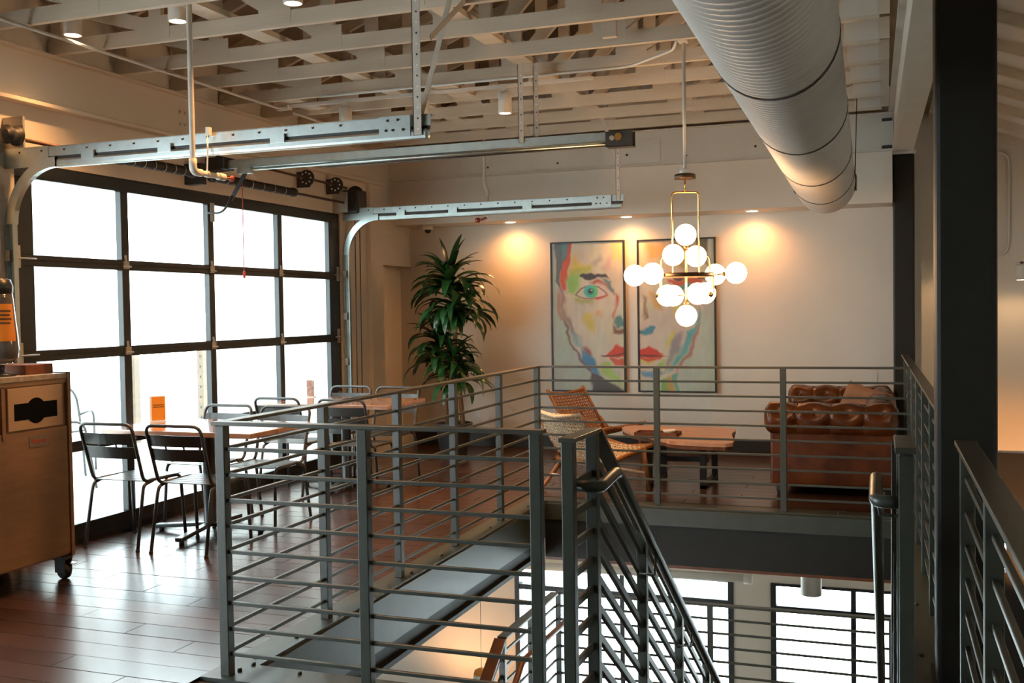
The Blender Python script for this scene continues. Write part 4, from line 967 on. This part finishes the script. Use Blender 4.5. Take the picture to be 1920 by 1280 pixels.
# ================================================================== LOUNGE CHAIRS
def lounge(label, rope, loc, ang):
    t = thing('lounge_chair', label, 'lounge chair', (0, 0, 0), 'woven lounge chairs')
    W2 = .30; r = .018     # local: faces +x
    bt, bb_ = Vector((-.36, 0, .68)), Vector((-.10, 0, .27))     # back top / bottom
    sf = Vector((.40, 0, .37)); sr = Vector((-.14, 0, .25))
    for s in (-1, 1):
        y = s*W2
        obj('back_post', T([(bt.x-.02, y, bt.z+.03), (bb_.x+.04, y, bb_.z-.05)], r, 10), m_teak, t)
        obj('seat_rail', T([(sf.x, y, sf.z), (sr.x, y, sr.z)], r, 10), m_teak, t)
        obj('leg', T([(sf.x-.10, y, .36), (sf.x-.03, y, 0)], [.024, .014], 10), m_teak, t)
        obj('leg', T(round_path([(-.16, y, .40), (-.05, y, .26), (-.32, y, 0)], .05), [.016]+[.024]*6+[.014], 10), m_teak, t)
    for (a, z) in ((bt.x, bt.z), (sf.x, sf.z), (sr.x, sr.z)):
        obj('cross_rail', T([(a, -W2, z), (a-(.03 if a == bt.x else 0), 0, z-(.035 if a != sr.x else 0)), (a, W2, z)], .016, 10), rope if a == bt.x else m_teak, t)
    obj('stretcher', T([(sf.x-.06, -W2, .14), (sf.x-.06, W2, .14)], .011, 8), m_rope_p, t)
    obj('stretcher', T([(-.20, -W2, .12), (-.20, W2, .12)], .011, 8), m_rope_p, t)
    def weave(a, b, sag, name):
        mb = MB(); n, m = 20, 15; d = (b-a)
        nrm = d.cross(Vector((0, 1, 0))).normalized()
        def pt(u, v, k): 
            p = a+d*v; s_ = -sag*math.sin(PI*v)*.6-sag*(1-(2*u-1)**2)*.6
            return (p.x+nrm.x*(s_+k), (2*u-1)*(W2-.012), p.z+nrm.z*(s_+k))
        for i in range(n):
            u0 = (i+.12)/n; u1 = (i+.62)/n; vv = []; ff = []
            for j in range(m*2+1):
                v_ = j/(m*2); k = .003*(1 if (j//1+i) % 2 else -1); vv += [pt(u0, v_, k), pt(u1, v_, k)]
            for j in range(m*2): ff.append((2*j, 2*j+1, 2*j+3, 2*j+2))
            mb.add(vv, ff, True)
        for j in range(m):
            v0 = (j+.15)/m; v1 = (j+.62)/m; vv = []; ff = []
            for i in range(n+1):
                k = .003*(-1 if (i+j) % 2 else 1); vv += [pt(i/n, v0, k), pt(i/n, v1, k)]
            for i in range(n): ff.append((2*i, 2*i+2, 2*i+3, 2*i+1))
            mb.add(vv, ff, True)
        o = obj(name, mb, rope, t, stuff=True)
        sd = o.modifiers.new('thick', 'SOLIDIFY'); sd.thickness = .004
    weave(Vector((bt.x, 0, bt.z)), Vector((bb_.x, 0, bb_.z)), .03, 'woven_back')
    weave(Vector((sr.x, 0, sr.z)), Vector((sf.x, 0, sf.z)), .04, 'woven_seat')
    t.location = loc; t.rotation_euler = (0, 0, ang); return t
lounge('teak lounge chair with pale woven rope back facing the coffee table', m_rope_p, (.30, 4.72, 0), .98)
lounge('amber woven lounge chair standing behind the pale rope chair', m_rope_o, (-.14, 6.45, 0), -.35)

# ================================================================== COFFEE TABLE
ct = thing('coffee_table', 'live edge wooden slab coffee table on black legs', 'coffee table', (.8, 5.35, 0))
outl = [(.68, 5.24), (.52, 5.4), (.38, 5.6), (.27, 5.85), (.36, 6.02), (.7, 5.99), (1.0, 6.02), (1.28, 6.0), (1.36, 5.8), (1.34, 5.55), (1.40, 5.25), (1.44, 5.05), (1.44, 4.86), (1.25, 4.84), (1.0, 4.89), (.93, 4.92), (.84, 5.05)]
sm_ = []
for i in range(len(outl)):
    a, b = Vector(outl[i]), Vector(outl[(i+1) % len(outl)]); sm_ += [a.lerp(b, .25), a.lerp(b, .75)]
obj('slab_top', MB().prism([(p.x, p.y) for p in sm_], .375, .405), m_slabw, ct)
obj('live_edge', MB().prism([(.76+(p.x-.76)*.985, 5.38+(p.y-5.38)*.985) for p in sm_], .345, .375), m_bark, ct)
for x in (.72, 1.18):
    obj('leg_frame', MB().box(x-.025, x+.025, 5.0, 5.05, .0, .345).box(x-.025, x+.025, 5.62, 5.67, .0, .345).box(x-.025, x+.025, 5.0, 5.67, .30, .345).box(x-.025, x+.025, 5.0, 5.67, 0, .03), m_iron, ct)
obj('crossbar', B(.72, 1.18, 5.30, 5.35, .18, .22), m_iron, ct)
bw = thing('wooden_tray', 'dark wooden tray with a pale bowl on coffee table', 'tray', (.75, 5.3, .405))
obj('tray', MB().box(.55, .93, 5.2, 5.4, .405, .415).box(.55, .93, 5.2, 5.21, .415, .435).box(.55, .93, 5.39, 5.4, .415, .435).box(.55, .56, 5.2, 5.4, .415, .435).box(.92, .93, 5.2, 5.4, .415, .435), m_bark, bw)
obj('bowl', MB().lathe([(.025, .415), (.05, .435), (.06, .455), (.055, .455), (.045, .438), (.001, .422)], 18, (.84, 5.3, 0), cap=False), m_cardw, bw)

# ================================================================== SOFA (faces -x)
so = thing('leather_sofa', 'tufted cognac leather chesterfield sofa against the right guardrail', 'sofa', (2.22, 5.8, 0))
def tufted_roll(c0, c1, R, out, name, nb):
    c0 = Vector(c0); c1 = Vector(c1); d = (c1-c0); Ln = d.length; d.normalize(); out = Vector(out); up = Vector((0, 0, 1))
    pts = [((i+.5)/nb, a) for i in range(nb) for a in (.15*PI, )]+[(i/nb, a) for i in range(1, nb) for a in (.48*PI, -.12*PI)]
    def fn(u, v):
        a = -.32*PI+v*1.36*PI
        dep = 0
        for bu, ba in pts:
            q = ((u-bu)*Ln/.055)**2+((a-ba)*R/.05)**2; dep += .030*math.exp(-q)
        # pleats between buttons
        ph = (u*nb) % 1
        w_ = max(0, 1-abs(a-(.0))/(.5*PI)); dep += .013*math.exp(-((ph if ph < .5 else 1-ph)/.05)**2)*w_
        edge = min(u, 1-u)*Ln; rr = R-dep-(.06*max(0, 1-edge/.06)**2)
        p = c0+d*(u*Ln)+out*(rr*math.cos(a))+up*(rr*math.sin(a)); return tuple(p)
    mb = MB().grid(fn, 84, 36)
    o = obj(name, mb, m_leather, so)
    e = MB()
    for s_, c in ((0, c0), (1, c1)):
        ring = [fn(s_, j/36) for j in range(37)]; cc = c+d*(.006 if s_ == 0 else -.006); n = len(ring); e.add(ring+[tuple(cc)], [((i, i+1, n) if s_ == 0 else (i+1, i, n)) for i in range(n-1)], True)
    obj('roll_end', e, m_leather, o)
    for bu, ba in pts:
        p = c0+d*(bu*Ln)+out*((R-.024)*math.cos(ba))+up*((R-.024)*math.sin(ba)); obj('button', MB().sphere(tuple(p), .010, 8, 6), m_leather, o)
    return o
tufted_roll((1.70, 4.93, .615), (2.72, 4.93, .615), .135, (0, -1, 0), 'near_arm_roll', 4)
tufted_roll((1.74, 6.62, .625), (2.68, 6.62, .625), .14, (0, -1, 0), 'far_arm_roll', 4)
tufted_roll((2.58, 4.98, .625), (2.58, 6.60, .625), .13, (-1, 0, 0), 'back_roll', 7)
obj('near_arm_panel', B(1.745, 2.69, 4.87, 5.04, .085, .60), m_leather, so, .02)
obj('far_arm_panel', B(1.76, 2.66, 6.54, 6.72, .085, .62), m_leather, so, .02)
obj('back_panel', B(2.50, 2.70, 4.95, 6.64, .085, .64), m_leather, so, .02)
obj('seat_base', B(1.80, 2.54, 5.02, 6.56, .09, .30), m_leather, so, .02)
for y0, y1 in ((5.06, 5.79), (5.81, 6.53)): obj('seat_cushion', B(1.77, 2.50, y0, y1, .30, .44), m_leather, so, .045)
for x in (1.82, 2.62):
    for y in (4.95, 6.62): obj('foot', MB().lathe([(.028, 0), (.035, .03), (.03, .088)], 12, (x, y, 0)), m_frame, so)
pw = obj('throw_pillow', MB().lathe([(.001, -.01)], 3), m_pillow)
bpy.data.objects.remove(pw)
pm = Matrix.Translation((2.43, 6.05, .61)) @ Matrix.Rotation(-.6, 4, 'Z') @ Matrix.Rotation(-.35, 4, 'X') @ Matrix.Rotation(.22, 4, 'Y')
def pil(sg):
    def fn(u, v):
        a, b = 2*u-1, 2*v-1; h = .075*((1-a**4)*(1-b**4))**.5+.004*math.sin(v*60)*((1-a**4)*(1-b**4))
        k = 1-.06*(1-abs(a))*abs(b)**3-.06*(1-abs(b))*abs(a)**3
        return tuple(pm @ Vector((a*.24*k, sg*h, b*.19*k)))
    return fn
mb = MB().grid(pil(-1), 24, 40); mb2 = MB().grid(pil(1), 24, 40); mb.add(mb2.v, [tuple(reversed(q)) for q in mb2.f], True)
tag(obj('throw_pillow', mb, m_pillow), 'ribbed tan throw pillow leaning in far corner of leather sofa', 'pillow')

# ================================================================== SMALL THINGS ON THE WALLS
sw = thing('wall_switch', 'white switch plate on back wall above the sofa', 'switch', (2.49, BY, .81))
obj('plate', B(2.435, 2.545, BY-.008, BY-.001, .745, .872), m_plastic, sw, .003); obj('rocker', B(2.47, 2.505, BY-.014, BY-.008, .775, .84), m_plastic, sw)
ou = thing('wall_outlet', 'small white power outlet low on wall right of the plant', 'outlet', (-1.69, BY, .37))
obj('plate', B(-1.725, -1.655, BY-.007, BY-.001, .325, .435), m_plastic, ou, .003)
for z in (.355, .395): obj('socket', B(-1.707, -1.673, BY-.010, BY-.007, z-.013, z+.013), m_plastic, ou)
dm = thing('dome_camera', 'white dome security camera under the soffit above plant', 'camera', (-2.15, 6.75, 2.42))
obj('base', MB().lathe([(.06, 2.469), (.062, 2.43), (.055, 2.42)], 24, (-2.12, 6.80, 0)), m_plastic, dm)
obj('dome', MB().lathe([(.036, 2.42), (.034, 2.40), (.022, 2.385), (.002, 2.378)], 20, (-2.12, 6.80, 0)), m_darkglass, dm)
vg = thing('wall_vent', 'cream slot vent high on the wall left of dome camera', 'vent', (WX, 6.62, 2.39))
obj('frame', MB().box(WX, WX+.012, 6.34, 6.96, 2.35, 2.365).box(WX, WX+.012, 6.34, 6.96, 2.425, 2.44).box(WX, WX+.012, 6.34, 6.355, 2.365, 2.425).box(WX, WX+.012, 6.945, 6.96, 2.365, 2.425), m_wall, vg)
obj('slot', B(WX, WX+.004, 6.355, 6.945, 2.365, 2.425), m_wall, vg)
rcn = thing('conduit', 'white looped conduit on the beige wall right of near column', 'conduit', (3.8, 7.97, 2.5))
obj('pipe', T(round_path([(3.3, 7.975, 3.03), (3.805, 7.975, 3.05), (3.805, 7.975, 2.01), (3.3, 7.975, 2.0)], .12, 6), .013, 8), m_pipe, rcn)
def wall_spot(x, z, label, power):
    t = thing('wall_spotlight', label, 'spotlight', (x, 7.6, z))
    obj('housing', MB().lathe([(.045, z), (.05, z), (.05, z+.14), (.04, z+.15)], 20, (x, 7.6, 0)), m_pipe, t)
    obj('lamp_disc', MB().lathe([(.001, z-.0005), (.044, z-.001)], 20, (x, 7.6, 0), cap=False), m_led, t)
    obj('bracket', MB().box(x-.012, x+.012, 7.59, 7.98, z+.16, z+.18).box(x-.012, x+.012, 7.59, 7.62, z+.14, z+.18), m_pipe, t)
    spot('lamp', (x, 7.6, z-.01), (x, 7.9, z-1.5), power, WARMW, 2.3, .6, .03, t)
wall_spot(3.88, 1.74, 'white spotlight on beige wall at right picture edge', 4)
wall_spot(3.28, 1.95, 'white spotlight on beige wall hidden behind the near column', 4)
# warm uplight standing below
sc_ = thing('floor_lamp', 'warm uplight lamp standing low in the open space at right', 'lamp', (4.5, 6.4, LZ))
obj('base', MB().lathe([(.15, LZ), (.15, LZ+.03), (.02, LZ+.05), (.02, -2.1)], 20, (4.5, 6.4, 0)), m_iron, sc_)
obj('bowl', MB().lathe([(.03, -2.1), (.12, -2.03), (.15, -1.95)], 20, (4.5, 6.4, 0), cap=False), m_bronze, sc_)
obj('lamp_disc', MB().lathe([(.001, -2.03), (.12, -2.02)], 20, (4.5, 6.4, 0), cap=False), m_led, sc_)
spot('lamp', (4.5, 6.4, -1.93), (4.0, 8, -.65), 190, (1, .42, .12), .75, .5, .08, sc_)
# lower storey pieces
wp = thing('ceiling_pipe', 'white capped pipe above the lower window, under dark floor beam', 'pipe', (.6, 6.8, -1.2))
obj('pipe', T([(-1.5, 6.8, -1.235), (1.30, 6.8, -1.20)], .042, 14), m_pipe, wp)
obj('end_cap', T([(1.28, 6.8, -1.20), (1.36, 6.8, -1.20)], .054, 14), m_pipe, wp)
obj('hanger_rod', T([(.98, 6.8, -1.2), (.98, 6.8, -.25)], .012, 6), m_pipe, wp)
lc = thing('ceiling_spotlight', 'white cylinder ceiling light before the right lower window', 'spotlight', (1.98, 6, -1.1), 'cylinder spotlights')
obj('housing', MB().lathe([(.085, -1.09), (.092, -1.095), (.092, -.26), (.08, -.25)], 28, (1.98, 6.0, 0)), m_pipe, lc)
pg = thing('pendant_lamp', 'small pale ribbed pendant with amber cap in the lower storey', 'pendant lamp', (-1.33, 6.2, -2.4))
gz = -2.24
obj('shade', MB().lathe([(.06, gz-.16), (.085, gz-.12), (.09, gz-.05), (.08, gz)], 20, (-1.33, 6.2, 0), cap=False), m_shade, pg)
obj('cap', MB().lathe([(.082, gz), (.07, gz+.04), (.03, gz+.06), (.008, gz+.065)], 20, (-1.33, 6.2, 0), cap=False), m_amber, pg)
obj('cord', T([(-1.33, 6.2, gz+.06), (-1.33, 6.2, -.245)], .003, 5), m_iron, pg)
spot('lamp', (-1.33, 6.2, gz-.17), (-1.3, 6.6, -3.6), 30, WARM, 2.2, .8, .05, pg)
lw = thing('floor_lamp', 'warm uplight on the lower storey floor beside its back wall', 'lamp', (-1.9, 6.5, LZ))
obj('base', MB().lathe([(.14, LZ), (.14, LZ+.03), (.02, LZ+.05), (.02, LZ+.7)], 20, (-1.9, 6.4, 0)), m_iron, lw)
obj('bowl', MB().lathe([(.03, LZ+.7), (.12, LZ+.76), (.15, LZ+.84)], 20, (-1.9, 6.4, 0), cap=False), m_bronze, lw)
obj('lamp_disc', MB().lathe([(.001, LZ+.77), (.12, LZ+.775)], 20, (-1.9, 6.4, 0), cap=False), m_led, lw)
spot('lamp', (-1.9, 6.4, LZ+.85), (-1.7, 6.95, LZ+1.7), 20, WARM2, 2.7, 1, .1, lw)

# ================================================================== PATIO OUTSIDE
struct('floor_patio', MB().box(-30, WX-.13, -10, 20, -.25, -.06), m_patio, 'pale concrete patio beyond the garage door')
struct('wall_patio', MB().box(-8, -6.2, 2.5, 6.2, -.06, 4.2).box(-4.6, WX-.14, 6.35, 6.6, -.06, 4.2), m_stucco, 'white stucco walls of the patio')
struct('ceiling_patio', MB().box(-7, WX-.14, -.5, 3.1, 2.95, 3.2), m_stucco, 'white patio soffit')
for i, (x, y, lab) in enumerate([(-6.2, 6.87, 'tan patio railing post in left half of garage door view'), (-6.2, 8.24, 'tan patio railing post behind the second glass mullion'), (-6.2, 9.94, 'tan patio railing post behind the third glass mullion')]):
    t = thing('railing_post', lab, 'post', (x, y, -.06), 'patio railing posts')
    obj('shaft', B(x-.05, x+.05, y-.05, y+.05, -.06, 1.08), m_post, t)
    for k in range(7): obj('cable_fitting', MB().lathe([(.012, -.07), (.012, .07)], 8, (x, y, .12+.14*k), 'y'), m_patmetal, t)
def patio_chair(x, y, a, label):
    t = thing('patio_chair', label, 'chair', (0, 0, 0), 'grey patio chairs')
    obj('back_hoop', T(round_path([(-.26, -.2, 0), (-.24, -.26, .55), (-.2, -.3, .92), (.2, -.3, .92), (.24, -.26, .55), (.26, -.2, 0)], .2, 8), .012, 8), m_patmetal, t)
    obj('inner_hoop', T(round_path([(-.13, -.25, .44), (-.12, -.28, .78), (.12, -.28, .78), (.13, -.25, .44)], .12, 7), .009, 6), m_patmetal, t)
    obj('seat', MB().lathe([(.23, .43), (.24, .44), (.23, .45)], 24), m_patmetal, t)
    for s in (-1, 1):
        obj('arm_rest', T(round_path([(s*.24, -.26, .62), (s*.28, .1, .64), (s*.26, .22, .0)], .12, 6), .012, 8), m_patmetal, t)
    t.location = (x, y, -.06); t.rotation_euler = (0, 0, a)
patio_chair(-4.55, 3.85, -.3, 'grey metal patio chair seen through left panes beside patio table')
patio_chair(-5.2, 4.6, .5, 'grey metal patio chair seen behind the orange card')
patio_chair(-4.3, 2.1, 2.6, 'grey metal patio chair nearest cabinet beyond the glass')
pt = thing('patio_table', 'grey patio table outside the leftmost panes', 'table', (-4.6, 3.0, -.06))
obj('top', B(-5.3, -4.1, 2.6, 3.35, .66, .70), m_patmetal, pt, .004)
for x in (-5.2, -4.2): obj('leg', MB().bar((x-.15, 2.97, -.06), (x+.15, 2.97, .66), .04, .03, (0, 1, 0)).bar((x+.15, 2.97, -.06), (x-.15, 2.97, .66), .04, .03, (0, 1, 0)), m_patmetal, pt)
